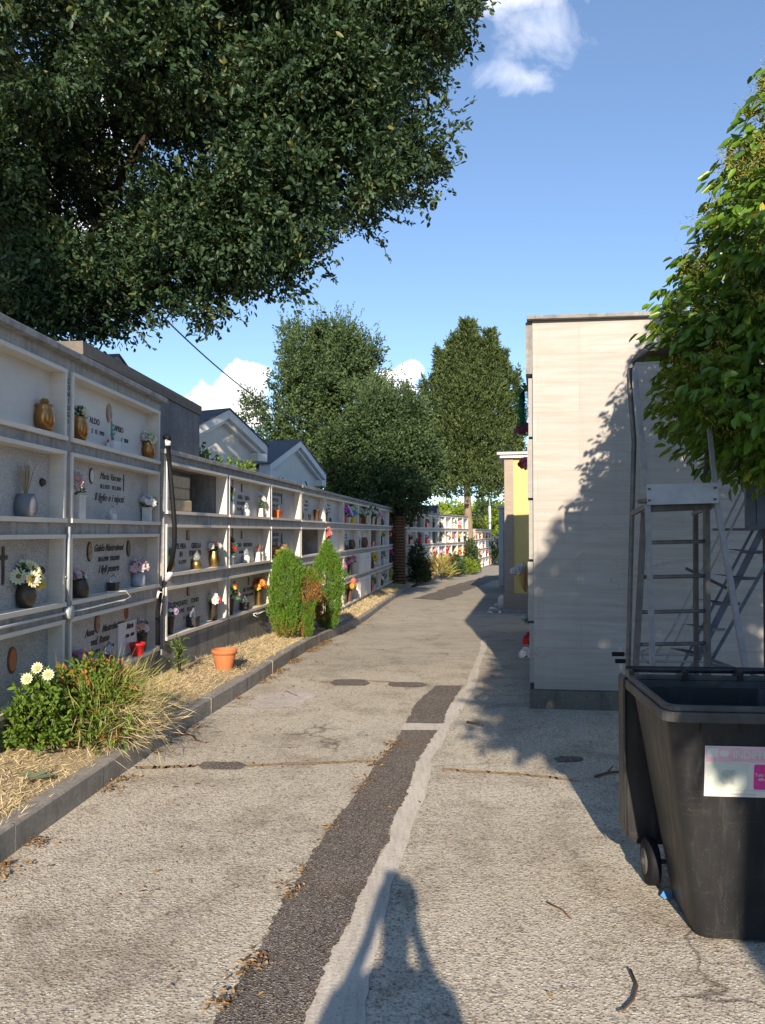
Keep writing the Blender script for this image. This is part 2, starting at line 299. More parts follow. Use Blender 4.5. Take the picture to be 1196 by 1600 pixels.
# ------------------------------------------------------------------ mesh building
class MB:
    def __init__(s): s.v = []; s.f = []; s.mi = []; s.sm = []; s.c = []
    def add(s, vs, fs, mi=0, smooth=False, col=None):
        o = len(s.v); s.v += [tuple(v) for v in vs]; s.f += [tuple(i + o for i in f) for f in fs]
        s.mi += [mi] * len(fs); s.sm += [smooth] * len(fs); s.c += [col or (1, 1, 1)] * len(vs); return s
    def box(s, x0, x1, y0, y1, z0, z1, mi=0, col=None):
        x0, x1 = min(x0, x1), max(x0, x1); y0, y1 = min(y0, y1), max(y0, y1); z0, z1 = min(z0, z1), max(z0, z1)
        vs = [(x, y, z) for z in (z0, z1) for y in (y0, y1) for x in (x0, x1)]
        return s.add(vs, [(0, 2, 3, 1), (4, 5, 7, 6), (0, 1, 5, 4), (2, 6, 7, 3), (0, 4, 6, 2), (1, 3, 7, 5)], mi, False, col)
    def bar(s, a, b, w, h=None, mi=0, col=None, up=(0, 0, 1)):
        a = Vector(a); b = Vector(b); h = h or w; d = (b - a).normalized(); u = Vector(up)
        if abs(d.dot(u)) > .97: u = Vector((0, 1, 0))
        r = d.cross(u).normalized(); u = r.cross(d).normalized()
        vs = [p + r * (sx * w / 2) + u * (sz * h / 2) for p in (a, b) for sz in (-1, 1) for sx in (-1, 1)]
        return s.add(vs, [(0, 1, 3, 2), (4, 6, 7, 5), (0, 4, 5, 1), (2, 3, 7, 6), (0, 2, 6, 4), (1, 5, 7, 3)], mi, False, col)
    def tube(s, pts, r, n=8, mi=0, col=None, cap=True):
        pts = [Vector(p) for p in pts]; rs = r if isinstance(r, (list, tuple)) else [r] * len(pts)
        vs = []; fs = []; ref = Vector((0, 0, 1))
        for i, p in enumerate(pts):
            d = (pts[min(i + 1, len(pts) - 1)] - pts[max(i - 1, 0)]).normalized()
            if abs(d.dot(ref)) > .95: ref = Vector((1, 0, 0)) if abs(d.x) < .9 else Vector((0, 1, 0))
            u = d.cross(ref).normalized(); w = d.cross(u).normalized(); ref = -u.cross(d) if False else ref
            for k in range(n):
                a = 2 * math.pi * k / n; vs.append(p + (u * math.cos(a) + w * math.sin(a)) * rs[i])
        for i in range(len(pts) - 1):
            for k in range(n):
                a, b = i * n + k, i * n + (k + 1) % n; fs.append((a, b, b + n, a + n))
        if cap: fs += [tuple(range(n))[::-1], tuple(range((len(pts) - 1) * n, len(pts) * n))]
        return s.add(vs, fs, mi, True, col)
    def lathe(s, prof, c=(0, 0, 0), n=16, mi=0, col=None):
        vs = []; fs = []
        for r, z in prof:
            for k in range(n):
                a = 2 * math.pi * k / n; vs.append((c[0] + r * math.cos(a), c[1] + r * math.sin(a), c[2] + z))
        for i in range(len(prof) - 1):
            for k in range(n):
                a, b = i * n + k, i * n + (k + 1) % n; fs.append((a, b, b + n, a + n))
        fs.append(tuple(range(n))[::-1]); fs.append(tuple(range((len(prof) - 1) * n, len(prof) * n)))
        return s.add(vs, fs, mi, True, col)
    def prism(s, outline, axis, t0, t1, mi=0):
        """outline of 2-d points extruded along axis ('x','y' or 'z')"""
        def mk(p, t): return {'x': (t, p[0], p[1]), 'y': (p[0], t, p[1]), 'z': (p[0], p[1], t)}[axis]
        n = len(outline); vs = [mk(p, t0) for p in outline] + [mk(p, t1) for p in outline]
        fs = [tuple(range(n)), tuple(range(n, 2 * n))[::-1]] + [(i, i + n, (i + 1) % n + n, (i + 1) % n) for i in range(n)]
        return s.add(vs, fs, mi)
    def mesh(s, name, mats):
        me = bpy.data.meshes.new(name); me.from_pydata(s.v, [], s.f)
        for m in (mats if isinstance(mats, (list, tuple)) else [mats]): me.materials.append(m)
        me.polygons.foreach_set('material_index', s.mi); me.polygons.foreach_set('use_smooth', s.sm)
        if any(c != (1, 1, 1) for c in s.c):
            a = me.color_attributes.new('Col', 'FLOAT_COLOR', 'POINT'); arr = np.ones((len(s.v), 4)); arr[:, :3] = s.c
            a.data.foreach_set('color', arr.ravel())
        me.update(); bm = bmesh.new(); bm.from_mesh(me); bmesh.ops.recalc_face_normals(bm, faces=bm.faces); bm.to_mesh(me); bm.free()
        return me
    def build(s, name, mats, parent=None, loc=None, rz=0, bevel=0, rot=None):
        o = bpy.data.objects.new(name, s.mesh(name, mats)); COL.objects.link(o)
        if loc is not None: o.location = loc
        if rot: o.rotation_euler = rot
        elif rz: o.rotation_euler = (0, 0, rz)
        if parent: o.parent = parent
        if bevel:
            b = o.modifiers.new('bevel', 'BEVEL'); b.width = bevel; b.segments = 2; b.limit_method = 'ANGLE'; b.angle_limit = R(40)
        return o
def obj(name, me, parent=None, loc=None, rz=0):
    o = bpy.data.objects.new(name, me); COL.objects.link(o)
    if loc is not None: o.location = loc
    o.rotation_euler = (0, 0, rz)
    if parent: o.parent = parent
    return o
def tag(o, label=None, cat=None, group=None, kind=None):
    if label: o['label'] = label
    if cat: o['category'] = cat
    if group: o['group'] = group
    if kind: o['kind'] = kind
    return o
def thing(name, loc, rz=0, label=None, cat=None, group=None):
    o = bpy.data.objects.new(name, None); COL.objects.link(o); o.location = loc; o.rotation_euler = (0, 0, rz); o.empty_display_size = .2
    return tag(o, label, cat, group)
def copy_tree(o, parent=None):
    c = o.copy(); COL.objects.link(c)
    if parent: c.parent = parent
    for ch in list(o.children): copy_tree(ch, c)
    return c
def text_mesh(txt, size, mat, shear=0, extrude=.0015, align='CENTER', spacing=1.0, bold=0.0):
    cu = bpy.data.curves.new('lettering', 'FONT'); cu.body = txt; cu.size = size; cu.shear = shear; cu.extrude = extrude
    cu.align_x = align; cu.space_character = spacing; cu.offset = bold; cu.resolution_u = 3
    o = bpy.data.objects.new('lettering', cu); COL.objects.link(o); bpy.context.view_layer.update()
    me = bpy.data.meshes.new_from_object(o.evaluated_get(bpy.context.evaluated_depsgraph_get()))
    bpy.data.objects.remove(o); me.name = 'lettering'; me.materials.clear(); me.materials.append(mat); return me

# leaves ------------------------------------------------------------
def norm(a): return a / np.maximum(np.linalg.norm(a, axis=-1, keepdims=True), 1e-9)
def leaf_mesh(name, pos, axis, length, width, mat, fold=.25, nrm=None, lv=None, mat2=None, m2=None):
    n = len(pos); axis = norm(axis)
    if nrm is None: nrm = rng.normal(size=(n, 3)) + np.array([0, 0, .8])
    side = norm(np.cross(axis, nrm)); up = np.cross(side, axis)
    L = (np.ones(n) * length)[:, None] if np.ndim(length) == 0 else length[:, None]
    W = (np.ones(n) * width)[:, None] if np.ndim(width) == 0 else width[:, None]
    lift = up * W * fold
    p = [pos, pos + axis * L * .32 + side * W * .5 + lift, pos + axis * L * .72 + side * W * .40 + lift, pos + axis * L,
         pos + axis * L * .72 - side * W * .40 + lift, pos + axis * L * .32 - side * W * .5 + lift]
    v = np.stack(p, 1).reshape(-1, 3)
    base = (np.arange(n) * 6)[:, None]
    f = np.concatenate([base + np.array([0, 1, 2, 3]), base + np.array([0, 3, 4, 5])], 1).reshape(-1)
    me = bpy.data.meshes.new(name); me.vertices.add(len(v)); me.vertices.foreach_set('co', v.ravel())
    me.loops.add(len(f)); me.loops.foreach_set('vertex_index', f.astype(np.int32))
    me.polygons.add(2 * n); me.polygons.foreach_set('loop_start', np.arange(2 * n, dtype=np.int32) * 4)
    me.polygons.foreach_set('loop_total', np.full(2 * n, 4, dtype=np.int32))
    if lv is None: lv = np.clip(rng.normal(.45, .22, n), 0, 1)
    a = me.attributes.new('lv', 'FLOAT', 'FACE'); a.data.foreach_set('value', np.repeat(lv, 2).astype(np.float32))
    me.materials.append(mat)
    if mat2 is not None:
        me.materials.append(mat2); me.polygons.foreach_set('material_index', np.repeat(m2.astype(np.int32), 2))
    me.update(); me.validate(); return me
def sprigs(cen, dirs, slen, nl, spread=.9, jitter=.02):
    """leaf positions and axes along short twigs"""
    S = len(cen); t = np.linspace(.05, 1, nl)[None, :, None]; slen = (np.ones(S) * slen)[:, None, None]
    d = norm(dirs)[:, None, :]; pos = cen[:, None, :] + d * t * slen + rng.normal(size=(S, nl, 3)) * jitter
    ax = d + rng.normal(size=(S, nl, 3)) * spread * (1.15 - .5 * t)
    return pos.reshape(-1, 3), ax.reshape(-1, 3)
def in_blobs(blobs, n, shell=.0, clump=None):
    """random points in a union of ellipsoids (cx,cy,cz,rx,ry,rz[,density]) and outward directions"""
    w = np.array([(b[3] * b[4] * b[5]) ** .8 * (b[6] if len(b) > 6 else 1) for b in blobs]); w /= w.sum()
    if clump:
        P_, D_ = in_blobs(blobs, n * 2, shell); f = clump[0]; ph = rng.uniform(0, 6, 6)
        g = np.sin(P_[:, 0] * f + ph[0] + 1.3 * np.sin(P_[:, 2] * f * .7 + ph[3])) + np.sin(P_[:, 1] * f + ph[1] + 1.3 * np.sin(P_[:, 0] * f * .6 + ph[4])) + np.sin(P_[:, 2] * f * 1.2 + ph[2] + 1.3 * np.sin(P_[:, 1] * f * .8 + ph[5]))
        k = np.nonzero(g > clump[1])[0][:n]; return P_[k], D_[k]
    k = rng.choice(len(blobs), n, p=w); B = np.array([b[:6] for b in blobs])[k]
    d = norm(rng.normal(size=(n, 3))); r = rng.random(n) ** (1 / 3.0); r = np.maximum(r, shell + (1 - shell) * rng.random(n) ** .5) if shell else r
    p = B[:, :3] + d * r[:, None] * B[:, 3:6]; return p, norm(d * B[:, 3:6])
def lobes(blobs, k=9, f=.40, reach=.98, up=1.0):
    out = []
    for b in blobs:
        out.append((b[0], b[1], b[2], b[3] * .72, b[4] * .72, b[5] * .72, b[6] * .8))
        for i in range(k):
            d = norm(rng.normal(size=3)); q = f * rng.uniform(.55, 1.2); rr_ = reach * rng.uniform(.75, 1.12)
            out.append((b[0] + d[0] * b[3] * rr_, b[1] + d[1] * b[4] * rr_, b[2] + d[2] * b[5] * rr_ * up, b[3] * q, b[4] * q, b[5] * q * rng.uniform(.8, 1.3), b[6]))
    return out
def limb(mb, pts, r0, r1, n=8):
    k = len(pts); mb.tube(pts, [lerp(r0, r1, i / (k - 1)) for i in range(k)], n)
def wobble(a, b, n=6, amp=.1):
    a = Vector(a); b = Vector(b); out = []
    for i in range(n):
        t = i / (n - 1); p = a.lerp(b, t); w = amp * math.sin(t * math.pi) * (b - a).length
        out.append(p + Vector((random.gauss(0, 1), random.gauss(0, 1), random.gauss(0, .6))) * w * .35)
    return out

# ------------------------------------------------------------------ ground and path
def grid_sheet(name, xs, ys, zf, mat):
    v = [(x, y, zf(x, y)) for y in ys for x in xs]; nx = len(xs)
    f = [(j * nx + i, j * nx + i + 1, (j + 1) * nx + i + 1, (j + 1) * nx + i) for j in range(len(ys) - 1) for i in range(nx - 1)]
    me = bpy.data.meshes.new(name); me.from_pydata(v, [], f); me.materials.append(mat)
    me.polygons.foreach_set('use_smooth', [True] * len(f)); me.update(); return obj(name, me)
def steps(*segs):
    out = []
    for a, b, st in segs: out += list(np.arange(a, b, st))
    return out + [segs[-1][1]]
ymain = steps((-500, -60, 110), (-60, -14, 8), (-14, 60, .5), (60, 100, 5), (100, 900, 100))
tag(grid_sheet('ground', steps((-700, -40, 110), (-40, 40, 4), (40, 700, 110)), ymain, lambda x, y: gz(y) - .06, MT['soil']), kind='structure')

KERB = [(-2.05, -12), (-2.05, 0), (-1.95, 3.4), (-1.72, 5.87), (-1.33, 8.5), (-1.0, 11.9), (-.60, 15.3), (.0, 20.2), (.80, 26.0), (1.9, 31), (3.1, 36), (3.9, 40), (5.2, 46), (6.8, 54)]
def kx(y):
    for (x0, y0), (x1, y1) in zip(KERB, KERB[1:]):
        if y <= y1: return lerp(x0, x1, (y - y0) / (y1 - y0))
    return KERB[-1][0]
def kxs(y): return (kx(y - .6) + kx(y) * 2 + kx(y + .6)) / 4
ys = steps((-12, 54, .25)); v = []; f = []
NX = 20
for y in ys:
    a = kxs(y)
    for i in range(NX): v.append((lerp(a, 14, (i / (NX - 1)) ** 1.5), y, gz(y)))
for j in range(len(ys) - 1):
    for i in range(NX - 1): q = j * NX + i; f.append((q, q + 1, q + NX + 1, q + NX))
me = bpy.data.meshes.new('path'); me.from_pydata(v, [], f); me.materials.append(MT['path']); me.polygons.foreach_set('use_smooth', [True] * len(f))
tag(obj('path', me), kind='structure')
# kerb: separate stones with open joints
y = 1.0; kparts = thing('kerb', (0, 0, 0)); tag(kparts, kind='structure')
while y < 27:
    y2 = y + 1.0; mb = MB(); H = .150 if y < 16 else .12; wk = .115
    n = 3; vs = []
    dz = random.uniform(-.006, .006); dx = random.uniform(-.004, .004)
    for i in range(n + 1):
        yy = lerp(y + .0025, y2 - .0025, i / n); x = kxs(yy) + dx; g = gz(yy) - .05; h = gz(yy) + H + dz
        for (ax, az) in ((x, g), (x, h - .012), (x - .012, h), (x - wk, h), (x - wk, g)): vs.append((ax, yy, az))
    fs = [(0, 1, 2, 3, 4), tuple(n * 5 + i for i in (4, 3, 2, 1, 0))]
    for i in range(n):
        for k in range(5): fs.append((i * 5 + k, i * 5 + (k + 1) % 5, (i + 1) * 5 + (k + 1) % 5, (i + 1) * 5 + k))
    mb.add(vs, fs); o = mb.build('kerb_stone', MT['kerb'], kparts); y = y2

def sheet_between(name, left, right, mat, dz, n=60, jag=.02, kind='structure', across=4):
    """a thin layer between two polylines of ground points, with a broken edge"""
    def resample(pl, n):
        L = [0]; 
        for a, b in zip(pl, pl[1:]): L.append(L[-1] + (b - a).length)
        out = []
        for i in range(n + 1):
            t = L[-1] * i / n
            for j in range(len(pl) - 1):
                if t <= L[j + 1] + 1e-9: out.append(pl[j].lerp(pl[j + 1], (t - L[j]) / max(1e-9, L[j + 1] - L[j]))); break
        return out
    l = resample(left, n); r = resample(right, n); v = []; f = []; w = across + 1
    nl = nr = 0
    for i in range(n + 1):
        nl = nl * .8 + random.gauss(0, jag) * .9; nr = nr * .8 + random.gauss(0, jag) * .9
        a = l[i] + Vector((nl, 0, 0)); b = r[i] + Vector((nr, 0, 0))
        for k in range(w):
            p = a.lerp(b, k / across); v.append((p.x, p.y, gz(p.y) + dz))
    for i in range(n):
        for k in range(across): q = i * w + k; f.append((q, q + 1, q + w + 1, q + w))
    me = bpy.data.meshes.new(name); me.from_pydata(v, [], f); me.materials.append(mat); me.update(); return tag(obj(name, me), kind=kind)
def gl(*pp): return [G(a, b) for a, b in pp]
# dark asphalt trench beside a band of trowelled cement
sheet_between('trench_asphalt', gl((300, 1690), (338, 1590), (400, 1490), (440, 1420), (470, 1365), (505, 1310), (540, 1262), (575, 1214), (592, 1190), (618, 1160), (628, 1142)),
    gl((430, 1690), (478, 1590), (520, 1490), (552, 1425), (580, 1365), (603, 1318), (620, 1275), (640, 1230), (652, 1190), (672, 1160), (684, 1142)), MT['asphalt'], .008, 420, .0045)
sheet_between('trench_asphalt', gl((634, 1131), (650, 1100), (676, 1076), (682, 1072)), gl((692, 1131), (700, 1110), (716, 1082), (724, 1072)), MT['asphalt'], .008, 130, .0045)
sheet_between('cement_band', gl((425, 1690), (474, 1590), (517, 1490), (550, 1422), (578, 1362), (601, 1316), (618, 1272), (638, 1228), (650, 1188), (670, 1160), (690, 1131), (700, 1108), (722, 1078), (738, 1048), (750, 1020), (752, 1000)),
    gl((560, 1690), (575, 1590), (592, 1490), (600, 1422), (618, 1372), (640, 1316), (655, 1272), (668, 1228), (676, 1188), (690, 1160), (706, 1131), (722, 1108), (740, 1078), (750, 1048), (758, 1020), (760, 1000)), MT['cement'], .004, 140, .006)
sheet_between('cement_joint', gl((634, 1130), (622, 1142)), gl((693, 1132), (684, 1143)), MT['cement'], .006, 6, .004)
# far asphalt strip
sheet_between('trench_asphalt', gl((645, 935), (690, 921), (720, 913), (755, 903), (800, 896)), gl((690, 938), (715, 930), (742, 918), (775, 907), (830, 899)), MT['asphalt'], .008, 40, .05)
# little asphalt repairs along the slab joints
for px0, px1, py, th in ((308, 386, 1197, 5), (515, 578, 1067, 4), (605, 668, 1070, 3), (866, 912, 1187, 3.5), (60, 118, 1215, 4)):
    L_ = [(px0, py)] + [(lerp(px0, px1, t), py - th * (1 + .3 * random.random())) for t in (.12, .4, .65, .88)] + [(px1, py)]
    R_ = [(px0, py)] + [(lerp(px0, px1, t), py + th * (1 + .3 * random.random())) for t in (.12, .4, .65, .88)] + [(px1, py)]
    sheet_between('joint_repair', gl(*L_), gl(*R_), MT['asphalt'], .005, 24, .004)
# open slab joints filled with sand and dead grass
MT['joint'] = concrete('sandy_joint', (.36, .25, .14), (.10, .06, .03), .8, False, 5)
for pts, w in (([(386, 1197), (440, 1194), (500, 1193), (560, 1190), (596, 1190)], 3.2), ([(690, 1202), (740, 1206), (800, 1209), (870, 1216), (905, 1221)], 3.6), ([(210, 1200), (260, 1199), (306, 1197)], 4), ([(500, 1066), (560, 1063), (640, 1068), (676, 1071)], 1.5)):
    sheet_between('slab_joint', gl(*[(a, b - w * .5) for a, b in pts]), gl(*[(a, b + w * .5) for a, b in pts]), MT['joint'], .0035, 110, .012)
# smooth pale patch
MT['pale'] = concrete('pale_worn_patch', (.50, .45, .41), (.30, .25, .2), .3, False)
sheet_between('worn_patch', gl((392, 1098), (410, 1087), (450, 1079), (490, 1078)), gl((396, 1108), (430, 1107), (468, 1102), (498, 1084)), MT['pale'], .003, 30, .02)

# planting strip between the kerb and the niche walls
def wallx(y):
    if y < 8: return .056 * y - 2.768
    if y < 28.2: return .135 * y - 3.40
    if y < 38.4: return .35 * y - 9.2
    return .27 * y - 6.3
def strip_z(x, y):
    g = gz(y); k = kxs(y) - .11; t = min(1, max(0, (k - x) / .6)); near = sm((9 - y) / 4)
    return g + lerp(.125 if y < 16 else .07, .165 + .06 * near, t) + .012 * math.sin(x * 9 + y * 3) * math.sin(y * 5.1)
v = []; f = []; ys = steps((0, 52, .2)); n = 10
for y in ys:
    a = wallx(y) - .1; b = kxs(y) - .10
    if b < a + .1: b = a + .1
    for i in range(n): x = lerp(a, b, i / (n - 1)); v.append((x, y, strip_z(x, y)))
for j in range(len(ys) - 1):
    for i in range(n - 1): q = j * n + i; f.append((q, q + 1, q + n + 1, q + n))
me = bpy.data.meshes.new('planting_strip'); me.from_pydata(v, [], f); me.materials.append(MT['soil']); me.polygons.foreach_set('use_smooth', [True] * len(f)); me.update()
tag(obj('planting_strip', me), kind='structure')
# dark paving slab in the strip beyond the conifers
mb = MB()
for y0, y1 in ((13.7, 14.9), (15.0, 16.2)):
    vs = []
    for yy in (y0, y1):
        for x in (wallx(yy) + .09, kxs(yy) - .12): vs += [(x, yy, gz(yy) + .17), (x, yy, gz(yy) + .02)]
    mb.add(vs, [(0, 2, 6, 4), (1, 5, 7, 3), (0, 4, 5, 1), (2, 3, 7, 6), (0, 1, 3, 2), (4, 6, 7, 5)])
tag(mb.build('strip_paving', MT['conc_d']), kind='structure')

def blade_field(name, N, yr, mat, hmin, hmax, lean=.6, w=.006, xf=None, zoff=0, dens=None):
    y = rng.uniform(yr[0], yr[1], N); t = rng.random(N)
    x = np.array([lerp(wallx(a) + .05, kxs(a) - .06, b) for a, b in zip(y, t)]) if xf is None else np.array([xf(a, b) for a, b in zip(y, t)])
    if dens is not None:
        keep = np.array([dens(a, b) > random.random() for a, b in zip(x, y)]); x, y = x[keep], y[keep]
    n = len(x); z = np.array([strip_z(a, b) for a, b in zip(x, y)]) + zoff
    p = np.stack([x, y, z], 1); ax = np.stack([rng.normal(0, lean, n), rng.normal(0, lean, n), np.abs(rng.normal(.6, .35, n)) + .05], 1)
    return leaf_mesh(name, p, ax, rng.uniform(hmin, hmax, n), w, mat, fold=.1, nrm=rng.normal(size=(n, 3)))
cl = lambda x, y: .35 + .65 * (math.sin(x * 7.3 + y * 2.1) * math.sin(y * 3.7 + x) > -.35)
tag(obj('dry_grass', blade_field('dry_grass', 21000, (3.4, 13.2), MT['straw'], .02, .085, 1.5, .0042, dens=cl)), 'dry yellow grass covering the strip along the kerb', 'grass', kind='stuff')
tag(obj('dry_grass', blade_field('dry_grass', 6000, (16.2, 27), MT['straw'], .04, .10, .8, .009, dens=cl)), 'sparse dry grass on the far strip beside the dark paving', 'grass', kind='stuff')
# dead leaves in the gutter and over the path
n = 5200; y = np.concatenate([rng.uniform(3.3, 13, 3200), rng.uniform(3.3, 12, 500), rng.uniform(13, 27, 800)])
off = np.concatenate([np.abs(rng.normal(0, .07, 3200)), np.abs(rng.normal(0, .5, 500)), np.abs(rng.normal(0, .15, 800))])
x = np.array([kxs(a) + .01 + b for a, b in zip(y, off)]); clump = np.array([(math.sin(a * 2.3) + math.sin(a * 5.1 + 1) > -.3) or b > .3 for a, b in zip(y, off)])
x, y = x[clump], y[clump]; n = len(x)
x = np.concatenate([x, rng.uniform(-1.2, 2.2, 110)]); y = np.concatenate([y, rng.uniform(2.6, 14, 110)])
tl = gl((338, 1590), (400, 1490), (440, 1420), (470, 1365), (505, 1310), (540, 1262), (575, 1214), (592, 1190), (618, 1160)); tx = rng.uniform(0, len(tl) - 1.001, 620) ** 1.0; ti = tx.astype(int); tp_ = np.array([tl[i].lerp(tl[i + 1], float(q - i)) for i, q in zip(ti, tx)])
x = np.concatenate([x, tp_[:, 0] + rng.normal(0, .030, 620)]); y = np.concatenate([y, tp_[:, 1]])
x = np.concatenate([x, rng.uniform(.95, 3.2, 160)]); y = np.concatenate([y, rng.uniform(4.2, 7.1, 160)]); kk = np.array([b > 13 or math.sin(b * 9.1) + math.sin(b * 23 + 2) + math.sin(a * 5) > -.5 for a, b in zip(x, y)]); x, y = x[kk], y[kk]; n = len(x)
p = np.stack([x, y, np.array([gz(a) for a in y]) + rng.uniform(.010, .022, n)], 1)
ax = np.stack([rng.normal(size=n), rng.normal(size=n), rng.normal(0, .12, n)], 1)
tag(obj('leaf_litter', leaf_mesh('leaf_litter', p, ax, rng.uniform(.008, .036, n), rng.uniform(.006, .017, n), MT['litter'], .3, nrm=np.tile([0, 0, 1.0], (n, 1)) + rng.normal(size=(n, 3)) * .25, lv=rng.random(n))),
    'dead brown leaves gathered in the gutter under the kerb', 'leaf litter', kind='stuff')
# moss and weeds in the gutter joint
# sticks
for i, (pts, r, lab) in enumerate([([(985, 1515), (996, 1540), (990, 1562), (975, 1578), (966, 1580)], .006, 'curved dark twig lying alone on the sunny path in the near right corner'),
        ([(730, 1128), (742, 1130), (755, 1133)], .012, 'short brown stick beside the pale cement band'),
        ([(930, 1213), (950, 1207), (975, 1205), (985, 1207)], .009, 'dark forked stick in the shade left of the bin'),
        ([(856, 1410), (880, 1422), (893, 1436)], .004, 'thin pale brown twig lying on the middle of the path'),
        ([(300, 1148), (306, 1156), (322, 1160)], .007, 'bent dry twig on the path near the flowering bush')]):
    mb = MB(); q = [G(a, b, .012) for a, b in pts]; mb.tube(q, [r * (1 - .12 * j) for j in range(len(q))], 6)
    if i == 2: mb.tube([q[1], q[1] + Vector((.06, .08, .02))], r * .7, 5); mb.tube([q[2], q[2] + Vector((.03, -.09, .015))], r * .7, 5)
    tag(mb.build('twig', MT['brownpot']), lab, 'twig')
# ------------------------------------------------------------------ pots, lamps, bouquets
def blossom(mb, c, d, r, col, cc=(.7, .5, .1), n=7, rings=2, core=.28):
    c = Vector(c); d = Vector(d).normalized(); u = d.orthogonal().normalized(); w = d.cross(u)
    for q in range(rings):
        rr = r * (1 - .38 * q); tilt = .25 + .5 * q; a0 = random.random()
        shade = 1 - .18 * q + random.uniform(-.08, .08); cl = tuple(min(1, x * shade) for x in col)
        for k in range(n):
            a = a0 + 2 * math.pi * k / n; e = u * math.cos(a) + w * math.sin(a); t = d.cross(e)
            hw = rr * math.pi / n * .95
            mb.add([c, c + e * rr * .6 + t * hw + d * rr * tilt * .5, c + e * rr + d * rr * tilt, c + e * rr * .6 - t * hw + d * rr * tilt * .5], [(0, 1, 2, 3)], 0, False, cl)
    if cc:
        vs = [c + d * r * (.35)] + [c + (u * math.cos(k * 1.047) + w * math.sin(k * 1.047)) * r * core + d * r * .2 for k in range(6)]
        mb.add(vs, [(0, k + 1, (k + 1) % 6 + 1) for k in range(6)], 0, True, cc)
def bouquet(cols, n=11, Rr=.09, H=.10, fr=.028, leaf=(.04, .13, .035), cc=None, nleaf=26, squash=.75, petals=7):
    """flowers on stems fanning out of a pot mouth at the origin"""
    mb = MB(); n = int(n * 1.6); fr *= 1.32; nleaf = int(nleaf * 1.2); leaf = tuple(q * 1.5 for q in leaf)
    for i in range(nleaf):
        a = random.uniform(0, 6.28); e = random.uniform(.1, 1.3); d = Vector((math.cos(a) * math.cos(e), math.sin(a) * math.cos(e) * squash, math.sin(e)))
        p = Vector((0, 0, H * .1)) + d * random.uniform(.2, .85) * Rr; ax = (d + Vector((random.gauss(0, .4), random.gauss(0, .4), random.gauss(0, .3)))).normalized()
        s = ax.cross(Vector((random.gauss(0, 1), random.gauss(0, 1), 1))).normalized(); l = random.uniform(.03, .06) * (Rr / .09); k = random.uniform(.6, 1.5)
        mb.add([p, p + ax * l * .5 + s * l * .25, p + ax * l, p + ax * l * .5 - s * l * .25], [(0, 1, 2, 3)], 0, False, tuple(x * k for x in leaf))
    for i in range(n):
        a = random.uniform(0, 6.28) if i else 0; e = random.uniform(.15, 1.45); d = Vector((math.cos(a) * math.cos(e), math.sin(a) * math.cos(e) * squash, math.sin(e)))
        p = Vector((0, 0, H * .25)) + Vector((d.x * Rr, d.y * Rr, d.z * H)) * random.uniform(.75, 1.05)
        mb.bar((0, 0, 0), p, .003, .003, 0, (.05, .14, .04)); c = cols[i % len(cols)]; k = random.uniform(.85, 1.12)
        blossom(mb, p, d * .8 + Vector((-.35, -.75, .12)), fr * random.uniform(.8, 1.2), tuple(min(1, x * k) for x in c), cc, petals)
    return mb
def dry(n=30, H=.14, spread=.45, col=(.50, .40, .26)):
    mb = MB()
    for i in range(n):
        a = random.uniform(0, 6.28); t = abs(random.gauss(0, spread)); d = Vector((math.cos(a) * t, math.sin(a) * t * .6, 1)).normalized(); L = H * random.uniform(.6, 1.1); k = random.uniform(.6, 1.2)
        mb.bar((d.x * .02, d.y * .02, 0), d * L, .0028, .0028, 0, tuple(x * k for x in col))
        if i % 3 == 0: blossom(mb, d * L, d, .009, tuple(x * k * .8 for x in col), None, 5, 1)
    return mb
POT = {
 'urn': [(.030, 0), (.045, .01), (.062, .06), (.066, .10), (.058, .14), (.052, .155), (.060, .175), (.053, .178), (.045, .16)],
 'bell': [(.045, 0), (.058, .006), (.066, .035), (.066, .045), (.069, .05), (.064, .09), (.050, .125), (.048, .135), (.040, .132)],
 'jar': [(.035, 0), (.055, .03), (.062, .075), (.055, .115), (.042, .135), (.046, .15), (.038, .15)],
 'cyl': [(.034, 0), (.037, .005), (.038, .15), (.042, .16), (.042, .172), (.034, .172)],
 'cone': [(.026, 0), (.030, .005), (.044, .15), (.048, .152), (.048, .17), (.040, .17)],
 'flowerpot': [(.045, 0), (.048, .004), (.060, .085), (.067, .087), (.068, .108), (.060, .108), (.055, .095)],
 'lamp': [(.030, 0), (.034, .004), (.040, .03), (.038, .055), (.028, .065), (.026, .07)],
}
def potmesh(kind, mat, s=1.0):
    mb = MB()
    if kind == 'square': mb.box(-.042 * s, .042 * s, -.036 * s, .036 * s, 0, .13 * s); mb.box(-.046 * s, .046 * s, -.040 * s, .040 * s, .13 * s, .142 * s)
    elif kind == 'planter': mb.add([(x * s * k, y * s * k, z) for z, k in ((0, .85), (.085 * s, 1.0)) for x, y in ((-.11, -.045), (.11, -.045), (.11, .045), (-.11, .045))], [(0, 1, 2, 3), (4, 5, 6, 7), (0, 1, 5, 4), (1, 2, 6, 5), (2, 3, 7, 6), (3, 0, 4, 7)]); mb.box(-.118 * s, .118 * s, -.052 * s, .052 * s, .086 * s, .10 * s)
    elif kind == 'squarelamp': mb.box(-.04 * s, .04 * s, -.034 * s, .034 * s, 0, .07 * s); mb.box(-.044 * s, .044 * s, -.038 * s, .038 * s, .062 * s, .074 * s)
    else: mb.lathe([(r * s, z * s) for r, z in POT[kind]], n=18)
    return mb
TOP = {'urn': .17, 'bell': .125, 'jar': .14, 'cyl': .165, 'cone': .165, 'flowerpot': .1, 'square': .138, 'planter': .092, 'lamp': .066, 'squarelamp': .072}
RED = (.62, .03, .03); PINK = (.78, .36, .42); LPINK = (.78, .58, .58); WHITE = (.80, .78, .72); PURP = (.45, .20, .45); LIL = (.55, .42, .60); YEL = (.80, .62, .08); CREAM = (.75, .70, .45)
